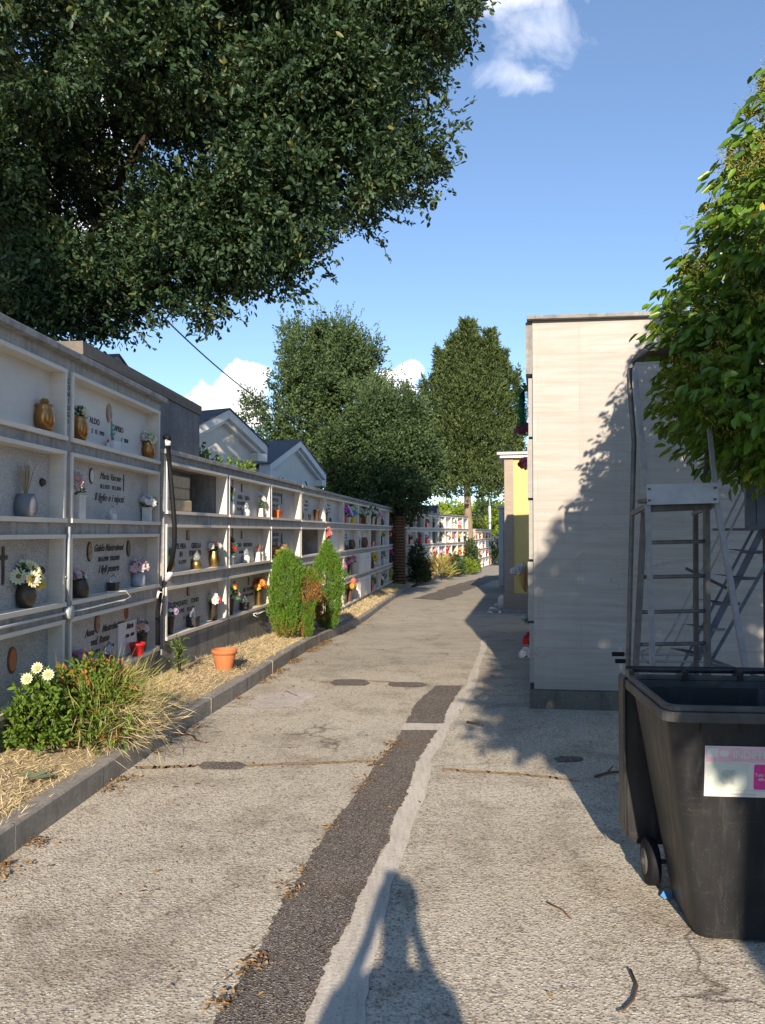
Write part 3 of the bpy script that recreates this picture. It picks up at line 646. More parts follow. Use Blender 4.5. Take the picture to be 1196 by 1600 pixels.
MAG = (.62, .06, .45); BLUE = (.16, .28, .60); ORA = (.80, .30, .06); GRN = (.06, .22, .06); CORAL = (.80, .22, .18); PEACH = (.80, .50, .34)
def grave_vase(loc, rz, pot, mat, s, flow, label, group=None, name='flower_vase', cat='flower vase'):
    t = thing(name, loc, rz, label, cat, group)
    potmesh(pot, MT[mat], s).build('vase', MT[mat], t)
    if flow: 
        f = flow.build('flowers', MT['flowers'], t, loc=(0, 0, TOP[pot] * s))
    return t
def votive_lamp(loc, rz, kind, mat, s, label, group='votive lamps in the niches'):
    t = thing('votive_lamp', loc, rz, label, 'lamp', group)
    potmesh('squarelamp' if kind == 'sq' else 'lamp', MT[mat], s).build('lamp_base', MT[mat], t)
    mb = MB(); mb.lathe([(.024 * s, 0), (.028 * s, .02 * s), (.024 * s, .04 * s), (.012 * s, .06 * s), (.003 * s, .075 * s)], n=12); mb.build('glass_flame', MT['glass'], t, loc=(0, 0, .068 * s))
    return t

# ------------------------------------------------------------------ niche walls
class Wall: pass
def niche_wall(label, x, y, slope, ncol, W, zbs, fh, top, depth=.95, pw=.085, open_=(), fmat='trav', bmat='conc', capmat='conc_l', cap_over=.05, base_out=-.004, slabm=None, closed=(), body_back=True, rec=.135, bt=.034, basemat='conc_d'):
    w = Wall(); w.W = W; w.zbs = zbs; w.rz = math.atan2(1, slope); w.o = Vector((x, y, 0)); w.pw = pw; w.bt = bt; w.rec = rec
    t = thing('niche_wall', (x, y, 0), w.rz, label, 'niche wall', 'burial niche walls along the left side of the path'); w.t = t
    w.M = Matrix.Translation((x, y, 0)) @ Matrix.Rotation(w.rz, 4, 'Z')
    Lg = ncol * W; mb = MB(); E = .0
    zlo = zbs[-1]; zf = zbs[0] + fh
    rows = list(zbs)
    # bands between rows, full depth
    for i, zb in enumerate(rows):
        zt = zb; zl = rows[i + 1] + fh if i + 1 < len(rows) else zb - .06
        mb.box(0, Lg, .004, depth, zl, zt)
    for k in range(ncol + 1):
        c = k * W; a = max(0, c - pw / 2); b = min(Lg, c + pw / 2)
        for zb in rows: mb.box(a, b, .001, depth, zb, zb + fh)
    for i, zb in enumerate(rows):
        for k in range(ncol):
            a = k * W + pw / 2; b = (k + 1) * W - pw / 2
            if (k, i) in open_: mb.box(a, b, depth - .06, depth, zb, zb + fh)
            else: mb.box(a, b, rec + .025, rec + .2, zb, zb + fh)
    mb.build('concrete_body', MT[bmat], t)
    mb = MB(); mb.box(-.002, Lg + .002, .002, depth + .05, zf, top - .035); mb.build('lintel', MT[capmat], t)
    mb = MB(); mb.box(-.02, Lg + .02, -cap_over, depth + .08, top - .035, top + .015); mb.build('cap_slab', MT['conc'], t, bevel=.006)
    zg = min(gz(y), gz(y + Lg)) - .3
    mb = MB(); mb.box(0, Lg, .02 + base_out, depth, zg, zlo - .06); mb.build('base_wall', MT[basemat], t)
    # frame mesh
    fw = W - pw; m = MB(); f0 = -.012
    m.box(0, fw, f0 - .012, rec, 0, bt); m.box(0, fw, f0 - .004, rec, fh - bt * .9, fh)
    m.box(0, bt, f0, rec, bt, fh - bt * .9); m.box(fw - bt, fw, f0, rec, bt, fh - bt * .9)
    fme = m.mesh('niche_frame', MT[fmat]); sl = {}
    w.niche = {}; w.slab = {}
    for i, zb in enumerate(rows):
        for k in range(ncol):
            o = obj('niche', fme, t, (k * W + pw / 2, 0, zb)); w.niche[(k, i)] = o
            if (k, i) in open_: continue
            mt = (slabm or {}).get((k, i), random.choice(['gran', 'gran_l', 'gran_l', 'white']) if not slabm or 'all' not in slabm else slabm['all'])
            if mt not in sl:
                q = MB(); q.box(bt, fw - bt, rec - .03, rec + .02, bt, fh - bt * .9); sl[mt] = q.mesh('gravestone', MT[mt])
            w.slab[(k, i)] = obj('gravestone', sl[mt], o)
    return w
def wl(w, k, i, fx, fy=.045, dz=0.0):
    return w.M @ Vector((k * w.W + fx, fy, w.zbs[i] + w.bt + dz))
def put_text(w, k, i, txt, fx, z, size, shear=0, bold=0.0, **kw):
    fx += .06
    me = text_mesh(txt, size, MT['letter'], shear, bold=bold, **kw); o = obj('lettering', me, w.slab[(k, i)], (fx - w.pw / 2, w.rec - .0325, z)); o.rotation_euler = (R(90), 0, 0); return o
def put_oval(w, k, i, fx, z, rw=.045, rh=.062, mat='bronze', sq=False, inner='photo'):
    fx += .07
    mb = MB(); n = 4 if sq else 24; vs = []
    a0 = math.pi / 4 if sq else 0; q = 1.35 if sq else 1
    for (s, yy) in ((1, 0), (1, -.006), (.80, -.009)):
        vs += [(fx + rw * q * s * math.cos(a0 + 6.2832 * j / n), yy, z + rh * q * s * math.sin(a0 + 6.2832 * j / n)) for j in range(n)]
    mb.add(vs, [tuple(range(n))] + [(r * n + j, r * n + (j + 1) % n, (r + 1) * n + (j + 1) % n, (r + 1) * n + j) for r in (0, 1) for j in range(n)], 0)
    mb.add([(a, b - .001, c) for a, b, c in vs[2 * n:]], [tuple(range(n))], 1)
    mb.build('portrait_medallion', [MT[mat], MT[inner]], w.slab[(k, i)], loc=(-w.pw / 2, w.rec - .031, 0))
def put_cross(w, k, i, fx, z, h, mat='letter', th=.006):
    mb = MB(); mb.box(fx - th / 2, fx + th / 2, -.006, 0, z - h * .65, z + h * .35); mb.box(fx - h * .2, fx + h * .2, -.0055, -.0005, z, z + th); mb.build('cross', MT[mat], w.slab[(k, i)], loc=(-w.pw / 2, w.rec - .031, 0))
_ins = {}
def put_inscription(w, k, i, fx, z, v=0):
    if v not in _ins:
        mb = MB(); r = random.Random(v)
        for ln, sz in enumerate((.04, .04, .028)):
            x = -.15 + r.uniform(0, .05)
            while x < .15:
                if r.random() > .12:
                    mb.box(x, x + .004, -.003, 0, -ln * .075, -ln * .075 + sz)
                    if r.random() > .3: mb.box(x, x + .014, -.003, 0, -ln * .075 + sz * r.choice((0, .45, .85)), -ln * .075 + sz * r.choice((.12, .6, 1)))
                    if r.random() > .5: mb.box(x + .012, x + .016, -.003, 0, -ln * .075, -ln * .075 + sz)
                x += r.choice((.021, .021, .024, .05))
        _ins[v] = mb.mesh('inscription', MT['letter'])
    obj('inscription', _ins[v], w.slab[(k, i)], (fx - w.pw / 2, w.rec - .031, z))

M1 = 2.074
w1 = niche_wall('tall near niche wall of two wide bays and four rows, at the left edge', .056 * 3.86 - 2.768, 3.86, .056, 2, M1, [2.35, 1.72, 1.08, .43], .55, 3.03,
    slabm={(0, 0): 'trav_w', (1, 0): 'trav_w', (0, 1): 'gran_l', (1, 1): 'gran_l', (0, 2): 'gran', (1, 2): 'gran', (0, 3): 'gran', (1, 3): 'gran'}, cap_over=.07)
# inscriptions of the near wall
k = 1
put_text(w1, k, 0, "ALDO", .65, .235, .075, bold=.001); put_text(w1, k, 0, "CAPRIO", 1.15, .235, .075, bold=.001)
put_text(w1, k, 0, "2   12   1943", .72, .155, .05, bold=.001); put_text(w1, k, 0, "3   2020", 1.32, .155, .05, bold=.001); put_oval(w1, k, 0, .94, .375, .062, .088)
put_text(w1, k, 1, "Maria Varone", 1.0, .40, .085, .45); put_text(w1, k, 1, "18.3.1921   19.1.2014", 1.0, .315, .055, .3); put_text(w1, k, 1, "Il figlio e i nipoti", .98, .205, .10, .45)
put_oval(w1, k, 1, .58, .41, .042, .068, 'dbronze', inner='trav_w'); put_cross(w1, k, 1, 1.36, .42, .16)
put_text(w1, k, 2, "Guido Mastroianni", .98, .40, .085, .45, bold=.002); put_text(w1, k, 2, "18.4.1930   23.8.2001", .98, .31, .055, .3, bold=.002); put_text(w1, k, 2, "I figli posero", .98, .21, .09, .45, bold=.002)
put_oval(w1, k, 2, .56, .40, .052, .085, 'blackpot'); put_oval(w1, k, 2, 1.42, .41, .046, .080, 'blackpot', inner='dbronze')
put_text(w1, k, 3, "Anna       Mastrobattista", .92, .33, .085, .45, bold=.002); put_text(w1, k, 3, "ved. Russo", .80, .24, .09, .45, bold=.002); put_text(w1, k, 3, "10.9.1921      20.12.1998", .85, .16, .05, .3, bold=.001)
put_oval(w1, k, 3, .73, .42, .058, .085, 'brownpot'); put_oval(w1, k, 3, 1.38, .445, .05, .07, 'terra', inner='brownpot')
mb = MB(); mb.box(1.24, 1.70, -.012, 0, .05, .36); mb.build('white_plaque', MT['white'], w1.slab[(1, 3)], loc=(-w1.pw / 2, w1.rec - .031, 0))
o = put_text(w1, k, 3, "Maria", 1.45, .29, .075, .45, bold=.002); o.location.y -= .013; o = put_text(w1, k, 3, "1926 - 2003", 1.45, .21, .045, .3, bold=.001); o.location.y -= .013
put_cross(w1, 0, 2, 1.36, .38, .26, 'dbronze', .03); put_oval(w1, 0, 3, 1.42, .33, .06, .095, 'brownpot', inner='terra')
for i, (kk, zz) in enumerate([(1.83, .30), (1.83, .28)]): 
    mb = MB(); mb.lathe([(.028, 0), (.034, .008), (.02, .03), (.008, .034)], n=10); mb.build('wall_knob', MT['dbronze'], w1.slab[(0, 1 + i)], loc=(kk, w1.rec - .03, zz), rot=(R(90), 0, 0))
# vertical word on the pilaster and the conduit
for j, ch in enumerate("CONIUGI"):
    o = obj('lettering', text_mesh(ch, .055, MT['letter'], bold=.001), w1.t, (M1 - .0, -.0005, 2.80 - j * .052)); o.rotation_euler = (R(90), 0, 0)
mb = MB(); mb.tube([(M1 - .012, -.02, 1.06), (M1 - .012, -.02, 1.69)], .014, 8); mb.box(M1 - .05, M1 + .02, -.02, 0, 1.30, 1.312); mb.build('conduit', MT['conduit'], w1.t)
mb = MB(); mb.tube([(.2, -.02, 1.03), (M1 - .03, -.02, 1.03)], .011, 8); mb.tube([(M1 + .05, -.02, 1.03), (2.95, -.02, 1.03), (3.12, -.03, 1.03), (3.2, -.07, 1.06), (3.12, -.05, 1.115), (2.9, .03, 1.12)], .008, 8); mb.build('cable', MT['whitewire'], w1.t)
mb = MB(); mb.lathe([(.052, 0), (.055, .01), (.055, .04), (.05, .046)], n=16); mb.build('junction_box', MT['conduit'], w1.t, loc=(M1, -.0, 1.03), rot=(R(90), 0, 0))

w2 = niche_wall('low niche wall with three rows of wide bays over a tall grey base', .135 * 7.98 - 3.343, 7.98, .135, 3, 1.97, [1.84, 1.18, .52], .55, 2.50, open_={(0, 0)}, cap_over=.035,
    slabm={(1, 0): 'gran_l', (2, 0): 'gran_b', (0, 1): 'gran_l', (1, 1): 'gran_l', (2, 1): 'gran_b', (0, 2): 'gran', (1, 2): 'gran', (2, 2): 'gran'}, capmat='conc', pw=.07)
put_text(w2, 0, 1, "ELVIRA       GISELLA", .88, .28, .085, bold=.002); put_text(w2, 0, 1, "IN        FERRANTI", .92, .19, .085, bold=.002); put_text(w2, 0, 1, "8.3.1919        3.7.2006", .85, .11, .06, bold=.001); put_oval(w2, 0, 1, .82, .43, .045, .06, 'dbronze', True)
put_text(w2, 0, 2, "TORQUATO     CONIO", .80, .30, .075, bold=.002); put_text(w2, 0, 2, "24.8.1912     12.1.1991", .78, .22, .06, bold=.001); put_text(w2, 0, 2, "P.  POSE", .82, .13, .055, bold=.001); put_oval(w2, 0, 2, .84, .45, .042, .06, 'blackpot', True)
put_text(w2, 1, 0, "EMMA     SERRA", .92, .27, .075, bold=.002); put_text(w2, 1, 0, "VED. MARINELLI", .85, .19, .065, bold=.002); put_text(w2, 1, 0, "4.11.1910      5.1.1995", .88, .11, .055, bold=.001); put_cross(w2, 1, 0, .5, .46, .16, 'dbronze', .015); put_oval(w2, 1, 0, .82, .43, .035, .06, 'dbronze', True)
put_text(w2, 1, 1, "PIETRO     MARTINELLI", .95, .26, .075, bold=.002); put_text(w2, 1, 1, "9.6.1908      1.9.1986", .95, .17, .055, bold=.001); put_cross(w2, 1, 1, .5, .46, .16, 'dbronze', .015); put_oval(w2, 1, 1, .82, .43, .035, .06, 'dbronze', True)
put_text(w2, 1, 2, "DEL  VECCHIO", 1.15, .28, .07, bold=.002); put_text(w2, 1, 2, "21.5.1931 - 8.6.1999", 1.15, .20, .055, bold=.001); put_oval(w2, 1, 2, .52, .40, .04, .06, 'blackpot'); put_oval(w2, 1, 2, 1.15, .42, .036, .06, 'blackpot', True)
for r_ in (0, 1):
    put_text(w2, 2, r_, "FRANCESCO" if r_ else "PROFESSORE MANCINI", .62, .40, .075, bold=.002); put_text(w2, 2, r_, "MANCINI" if r_ else "ANTONIO", .62, .31, .075, bold=.003); put_text(w2, 2, r_, "2.4.1922 - 5.9.1998", .62, .22, .055, bold=.001)
    put_oval(w2, 2, r_, .28, .36, .04, .09, 'blackpot'); put_oval(w2, 2, r_, 1.0, .36, .04, .09, 'blackpot', inner='dbronze')
mb = MB(); mb.tube([(3.0, -.03, .47), (3.06, -.05, .44), (3.16, -.05, .42), (3.22, -.05, .45), (3.15, -.04, .485), (3.0, -.03, .485)], .007, 6); mb.tube([(3.2, -.02, .46), (3.9, -.02, .47)], .008, 6); mb.build('cable', MT['whitewire'], w2.t)
# stone blocks in the open niche
for i in range(3):
    mb = MB(); x0 = .10; mb.box(0, .78 - .03 * i, 0, .30, 0, .13); mb2 = mb
    o = mb.build('tuff_block', MT['tuff'] if 'tuff' in MT else MT.setdefault('tuff', concrete('yellow_tuff', (.50, .40, .26), (.30, .23, .14), .4, False, 5)), loc=w2.M @ Vector((.06 + .02 * i, .05, 1.84 + .036 + i * .1315)), rz=w2.rz + R(random.uniform(-2, 2)), bevel=.018)
    tag(o, ['lowest yellowish tuff block stored in the open niche', 'middle yellowish tuff block in the pile in the open niche', 'topmost yellowish tuff block of the pile in the open niche'][i], 'stone block', 'tuff blocks in the open niche')

w3 = niche_wall('long niche wall of seven bays and four rows behind the conifers', .135 * 13.83 - 3.343, 13.83, .135, 7, 2.095, [1.83, 1.18, .53, -.11], .55, 2.48, open_={(0, 1), (4, 1)}, cap_over=.05, pw=.06, base_out=0, bmat='conc_l')
w4 = niche_wall('distant niche wall of ten narrow bays between the ivy trunk and the cypress', .35 * 27.75 - 9.15, 27.75, .35, 10, 1.122, [1.79, 1.14, .50, -.14], .55, 2.42, open_={(2, 0), (4, 1), (5, 1), (7, 2), (7, 3)}, pw=.06, bmat='conc_l')
w5 = niche_wall('far niche wall beyond the cypress trunk', 5.04, 41.8, .27, 5, 1.40, [1.22, .68, .14, -.40], .46, 1.80, depth=.8, pw=.07, bmat='conc')
w6 = niche_wall('last low niche wall at the end of the path', 6.95, 49.5, .9, 3, 1.2, [.75, .2, -.35], .46, 1.36, depth=.8, pw=.07, bmat='conc')
for w, nc, nr in ((w3, 7, 4), (w4, 10, 4), (w5, 5, 4)):
    for k in range(nc):
        for i in range(nr):
            if (k, i) in w.slab and random.random() < .8: put_inscription(w, k, i, w.W * (.42 if w is w3 else .5), .38, (k * 3 + i) % 6)
            if (k, i) in w.slab and random.random() < .5 and w is not w5: put_oval(w, k, i, w.W * (.62 if w is w3 else .3), .42, .035, .055, random.choice(['dbronze', 'blackpot']))
# marble-panelled bay of the third wall
for i in (2, 3):
    mb = MB(); mb.box(0, 2.03, -.028, -.0125, 0, .55); mb.box(.1, .95, -.040, -.028, .04, .42); mb.box(1.05, 1.9, -.040, -.028, .04, .42); mb.build('white_panel', MT['white'], w3.niche[(3, i)])

# ------------------------------------------------------------------ grave goods
g1 = 'flower vases in the near niche wall'; g2 = 'flower vases in the low niche wall'
def vase(w, k, i, fx, pot, mat, s, flow, label, group=None, fy=.05, dz=.001, **kw): return grave_vase(wl(w, k, i, fx, fy, dz), w.rz, pot, mat, s, flow, label, group, **kw)
daisy = bouquet([(.80, .82, .60), (.82, .80, .45)], 8, .12, .12, .043, cc=(.25, .14, .06), petals=14, nleaf=40)
for q in range(6): blossom(daisy, (random.uniform(-.11, .11), -.07, random.uniform(-.01, .05)), (random.uniform(-.3, .3), -1, .2), .032, (.85, .62, .04), (.4, .2, .04), 10)
pine = MB(); 
for q in range(5): pine.lathe([(.012 + .016 * math.sin(math.pi * (q + .3) / 5.2), 0), (.02 + .018 * math.sin(math.pi * (q + .3) / 5.2), .006), (.01, .014)], (0, 0, q * .011), 9, 0, (.45, .30, .10))
vase(w1, 0, 0, 1.80, 'urn', 'bronze', 1.15, pine, 'wide copper urn topped by a gilded cone, in the highest left niche', g1)
vase(w1, 1, 0, .30, 'urn', 'bronze', 1.12, bouquet([WHITE, CREAM], 9, .085, .08, .028), 'copper urn with white daisies at the left end of the topmost niche', g1)
vase(w1, 1, 0, 1.86, 'urn', 'bronze', 1.0, bouquet([WHITE, CREAM], 8, .09, .07, .034, cc=(.25, .3, .1)), 'copper urn with cream flowers at the right end of the topmost niche', g1)
vase(w1, 0, 1, 1.55, 'bell', 'greypot', 1.2, dry(46, .22, .30), 'dark grey vase holding a sheaf of dry pale stalks', g1)
vase(w1, 1, 1, .27, 'square', 'whitepot', 1.35, bouquet([(.70, .36, .34), (.78, .74, .62)], 9, .09, .15, .045, petals=8), 'tall pale stone vase with dusty pink roses in the second row', g1)
vase(w1, 1, 1, 1.84, 'square', 'whitepot', 1.0, bouquet([WHITE, LPINK], 13, .12, .09, .03), 'small cream stone box overflowing with faded white flowers', g1)
vase(w1, 0, 2, 1.57, 'jar', 'dbronze', 1.12, daisy, 'dark bronze vase of big pale yellow daisies in the left third-row niche', g1)
vase(w1, 1, 2, .34, 'bell', 'dbronze', 1.1, bouquet([LPINK, WHITE, (.6, .2, .3)], 14, .08, .06, .018), 'dark olive vase of tiny pink and white blossoms', g1)
vase(w1, 1, 2, 1.62, 'bell', 'bluepot', 1.05, bouquet([(.72, .46, .50), (.74, .52, .54), (.72, .56, .56)], 17, .12, .10, .034), 'pale blue-grey vase of mauve pink roses in the third row', g1)
vase(w1, 1, 3, .36, 'bell', 'dbronze', .95, bouquet([(.52, .24, .36), (.60, .35, .45)], 18, .085, .07, .02), 'dark vase of purple pink blossoms half hidden by the bush', g1)
vase(w1, 1, 3, 1.74, 'cone', 'dbronze', 1.05, bouquet([LPINK, PEACH, (.12, .14, .12)], 11, .07, .10, .026, leaf=(.06, .14, .12)), 'bronze vase with pale pink flowers behind the red pot', g1)
t = grave_vase(wl(w1, 1, 3, 1.46, -.005, .001), w1.rz, 'flowerpot', 'redpot', 1.15, None, 'bright red plastic pot on the lowest sill of the near wall', g1, 'plastic_pot', 'pot')
votive_lamp(wl(w1, 1, 1, .98), w1.rz, 'r', 'whitepot', .9, 'small clear votive lamp on a pale dish in the second row of the near wall')
votive_lamp(wl(w1, 1, 2, 1.0), w1.rz, 'sq', 'dbronze', 1.1, 'square dark votive lamp with frosted glass in the third row of the near wall')
votive_lamp(wl(w1, 1, 3, .92), w1.rz, 'r', 'brownpot', 1.5, 'brown votive lamp with white glass above the flowering bush')
t = thing('memorial_box', wl(w1, 1, 0, 1.0), w1.rz, 'white square box with a green cactus-like stem in the topmost niche', 'planter box')
mb = MB(); mb.box(-.075, .075, -.03, .03, 0, .085); mb.build('box', MT['white'], t, bevel=.004)
mb = MB(); mb.tube([(-.04, 0, .08), (-.06, 0, .16), (-.075, 0, .26)], [.012, .012, .008], 7, 0, (.16, .32, .30)); mb.tube([(-.05, 0, .12), (-.11, -.01, .13)], [.009, .006], 6, 0, (.16, .32, .30)); mb.tube([(-.05, 0, .13), (-.01, -.01, .16)], [.009, .006], 6, 0, (.16, .32, .30)); mb.build('stem', MT['flowers'], t)
mb = MB(); mb.lathe([(.014, 0), (.016, .05), (.014, .055), (.006, .06)], n=10); t = thing('candle', wl(w1, 1, 0, .86), 0, 'small white candle with red tip beside the white box', 'candle'); mb.build('wax', MT['white'], t); mb = MB(); mb.lathe([(.010, 0), (.008, .02), (.002, .03)], n=8); mb.build('tip', MT['redpot'], t, loc=(0, 0, .06))

vase(w2, 0, 1, .22, 'urn', 'brass', 1.1, bouquet([WHITE, CREAM, GRN], 9, .09, .08, .03), 'brass urn of white and green flowers behind the black hose', g2)
vase(w2, 0, 1, 1.62, 'urn', 'brass', 1.1, bouquet([PINK, LPINK, WHITE, PEACH], 13, .12, .09, .034), 'golden brass urn with pink and white roses in the middle row', g2)
votive_lamp(wl(w2, 0, 1, 1.02), w2.rz, 'r', 'brass', 1.5, 'round brass votive lamp in the middle row beside the black hose')
vase(w2, 0, 2, .28, 'cone', 'blackpot', 1.1, bouquet([LIL, WHITE, PURP], 16, .12, .12, .022), 'black vase of lilac and white flowers in the bottom row', g2)
vase(w2, 0, 2, 1.60, 'cyl', 'dbronze', 1.25, bouquet([(.75, .05, .12), WHITE, CREAM, (.3, .45, .2)], 9, .10, .09, .036), 'cylindrical bronze vase with one crimson rose and white flowers', g2)
votive_lamp(wl(w2, 0, 2, .92), w2.rz, 'sq', 'blackpot', 1.6, 'square black votive lamp with clear glass in the bottom row')
vase(w2, 1, 0, .24, 'jar', 'whitepot', 1.15, bouquet([GRN, (.10, .28, .22), RED, WHITE], 14, .10, .17, .026), 'white marble jar with green leaves and a red flower, top row', g2)
vase(w2, 1, 0, 1.66, 'square', 'whitepot', .9, bouquet([WHITE, (.85, .84, .80)], 8, .08, .16, .038), 'white box vase with tall white lilies, top row', g2)
votive_lamp(wl(w2, 1, 0, .92), w2.rz, 'r', 'whitepot', 1.4, 'white votive lamp in the top row under the grey lintel')
vase(w2, 1, 1, .24, 'flowerpot', 'bluepot', 1.1, bouquet([RED, GRN, (.05, .25, .15), (.45, .04, .04)], 18, .12, .20, .03), 'small blue pot with a tall mass of red flowers and green leaves', g2)
vase(w2, 1, 1, 1.52, 'square', 'whitepot', .95, dry(26, .12, .5, (.42, .20, .12)), 'left white cube pot with withered reddish stalks', g2)
vase(w2, 1, 1, 1.68, 'square', 'whitepot', .95, dry(20, .10, .5, (.38, .25, .18)), 'right white cube pot with withered stalks, next to its twin', g2)
votive_lamp(wl(w2, 1, 1, .92), w2.rz, 'r', 'whitepot', 1.5, 'ribbed white votive lamp in the middle row between red flowers and white cubes')
vase(w2, 1, 2, .26, 'cone', 'blackpot', 1.2, bouquet([CREAM, YEL, RED, PINK, (.55, .60, .25)], 22, .16, .16, .03), 'black vase with a wide cream yellow and red bouquet, bottom row', g2)
vase(w2, 1, 2, 1.55, 'cyl', 'brass', 1.3, bouquet([RED, RED, YEL, (.75, .05, .05)], 24, .15, .13, .04), 'tall brass vase with a dense scarlet and yellow bouquet', g2)
votive_lamp(wl(w2, 1, 2, .86), w2.rz, 'sq', 'dbronze', 1.4, 'bronze votive lamp between the two big bouquets of the bottom row')
vase(w2, 2, 0, .62, 'planter', 'orange', 1.25, dry(20, .09, .6), 'orange plastic trough with sparse dry stems, top row', g2, name='flower_trough', cat='flower trough')
vase(w2, 2, 1, .55, 'flowerpot', 'orange', 1.35, dry(30, .16, .6, (.40, .30, .15)), 'orange pot with dry grass in the middle row', g2)
vase(w2, 2, 1, .95, 'planter', 'brownpot', .9, bouquet([(.5, .25, .15), PEACH, (.25, .2, .08)], 16, .14, .10, .022, leaf=(.14, .12, .05)), 'brown trough of fading peach flowers beside the orange pot', g2, name='flower_trough', cat='flower trough')
vase(w2, 2, 2, .30, 'cone', 'dbronze', 1.0, bouquet([PINK], 8), 'bronze vase of pink flowers behind the first conifer', g2)
# third wall
rown = ['top', 'second', 'third', 'bottom']; ordn = ['first', 'second', 'third', 'fourth', 'fifth', 'sixth', 'seventh', 'eighth', 'ninth', 'tenth']
g3 = 'flower vases in the long niche wall'
def v3(k, i, fx, pot, mat, s, flow, txt): 
    nm = {'planter': 'flower_trough'}.get(pot, 'flower_vase'); vase(w3, k, i, fx, pot, mat, s, flow, f'{txt}, {rown[i]} row, {ordn[k]} bay, long wall', g3, name=nm, cat=nm.replace('_', ' '))
v3(0, 0, .16, 'jar', 'blackpot', 1.2, None, 'round black vase'); v3(0, 0, .95, 'cone', 'blackpot', .75, None, 'tiny black cup'); v3(0, 0, 1.55, 'cone', 'brownpot', 1.35, dry(8, .14, .6), 'tapered brown vase with two dry twigs')
v3(1, 0, .28, 'cone', 'blackpot', 1.15, bouquet([WHITE, LPINK], 8, .07, .10, .022), 'dark vase with little white flowers'); v3(1, 0, .85, 'square', 'blackpot', .6, None, 'little black cube')
v3(2, 0, .25, 'flowerpot', 'redpot', 1.5, bouquet([MAG, PURP], 26, .22, .20, .05), 'red pot of magenta flowers'); v3(2, 0, .85, 'flowerpot', 'whitepot', 1.3, bouquet([WHITE, (.7, .75, .85)], 18, .17, .20, .04), 'white pot of white flowers')
v3(2, 0, 1.45, 'flowerpot', 'yellowpot', 1.4, bouquet([BLUE, YEL, (.7, .8, .2)], 26, .24, .24, .05), 'yellow pot of blue and yellow flowers')
v3(3, 0, .3, 'flowerpot', 'terra', 1.4, bouquet([CREAM, (.5, .6, .2)], 20, .22, .22, .04), 'terracotta pot of greenish yellow flowers'); v3(3, 0, 1.25, 'planter', 'brownpot', 2.4, bouquet([LPINK, WHITE, LIL], 20, .30, .14, .035), 'slatted brown trough of pale flowers')
v3(4, 0, .4, 'planter', 'brownpot', 2.2, bouquet([PINK, CREAM, WHITE], 24, .30, .22, .045), 'wide brown trough of pink and cream flowers'); v3(4, 0, 1.3, 'planter', 'brownpot', 2.2, bouquet([PINK, LPINK], 22, .30, .18, .04), 'brown trough of rosy flowers')
v3(5, 0, .8, 'jar', 'brownpot', 1.3, dry(20, .2, .5, (.35, .2, .12)), 'brown jar of dry flowers'); v3(6, 0, .7, 'cone', 'blackpot', 1.2, bouquet([RED, (.3, .1, .1)], 9, .09, .1, .03), 'black vase with dark red flowers')
v3(1, 1, .30, 'jar', 'blackpot', 1.3, bouquet([CORAL, (.75, .15, .12), CORAL, PINK], 26, .17, .30, .045), 'black jar under a tall coral red bouquet')
v3(2, 1, .25, 'jar', 'blackpot', 1.2, None, 'plain black jar'); v3(2, 1, .7, 'lamp', 'dbronze', 1.6, None, 'small dark cup'); v3(2, 1, 1.4, 'jar', 'brownpot', 1.6, None, 'large brown jar')
v3(3, 1, .3, 'cone', 'dbronze', 1.3, bouquet([WHITE, LPINK], 8, .08, .08, .03), 'bronze vase with a few white flowers'); v3(3, 1, 1.3, 'jar', 'brownpot', 1.9, None, 'big brown jar with a narrow neck')
v3(4, 1, .6, 'planter', 'redpot', 1.4, None, 'red trough inside the empty niche'); v3(5, 1, .6, 'cyl', 'brownpot', 1.3, bouquet([YEL, CREAM, GRN], 20, .16, .26, .045), 'brown vase of tall yellow and white flowers'); v3(6, 1, .8, 'cone', 'blackpot', 1.5, bouquet([RED, (.4, .02, .02), WHITE], 22, .25, .22, .05), 'black vase of dark red and white flowers')
v3(1, 2, 1.0, 'cone', 'blackpot', 1.2, bouquet([RED, CORAL], 18, .14, .14, .04), 'black vase of red flowers just right of the conifer'); v3(2, 2, .22, 'cone', 'greypot', 1.2, bouquet([MAG, (.6, .2, .55)], 16, .12, .16, .04), 'grey vase of violet flowers')
v3(2, 2, 1.2, 'cyl', 'dbronze', 1.5, bouquet([PINK, LPINK, (.6, .25, .35)], 28, .20, .20, .04), 'bronze vase under a broad pink bouquet'); v3(4, 2, .7, 'jar', 'brownpot', 1.3, bouquet([YEL, (.8, .5, .03)], 18, .2, .22, .055), 'brown jar of golden yellow flowers')
v3(5, 2, .8, 'jar', 'bluepot', 1.4, bouquet([(.1, .25, .22), (.35, .45, .6)], 20, .2, .25, .04), 'blue jar of bluish leaves'); v3(6, 2, .8, 'cyl', 'blackpot', 1.3, bouquet([RED, MAG], 16, .16, .18, .05), 'black vase of crimson flowers')
v3(1, 3, 1.25, 'jar', 'whitepot', 1.7, bouquet([WHITE, (.6, .65, .5)], 12, .14, .16, .03), 'white jar of faded white flowers'); v3(2, 3, .4, 'cone', 'greypot', 1.1, None, 'empty grey vase')
v3(2, 3, 1.1, 'cyl', 'brownpot', 1.7, bouquet([CORAL, ORA, PEACH, YEL], 32, .24, .24, .05), 'tall brown vase with a broad orange and coral bouquet'); v3(4, 3, .4, 'planter', 'redpot', 1.9, bouquet([WHITE, PINK, GRN], 26, .26, .22, .05), 'red trough with white and pink flowers')
v3(5, 3, .6, 'planter', 'dbronze', 1.6, bouquet([LPINK, WHITE], 22, .24, .2, .045), 'bronze trough of blush flowers'); v3(6, 3, .7, 'flowerpot', 'yellowpot', 1.4, bouquet([YEL, (.4, .5, .1)], 18, .18, .22, .05), 'yellow pot of yellow flowers')
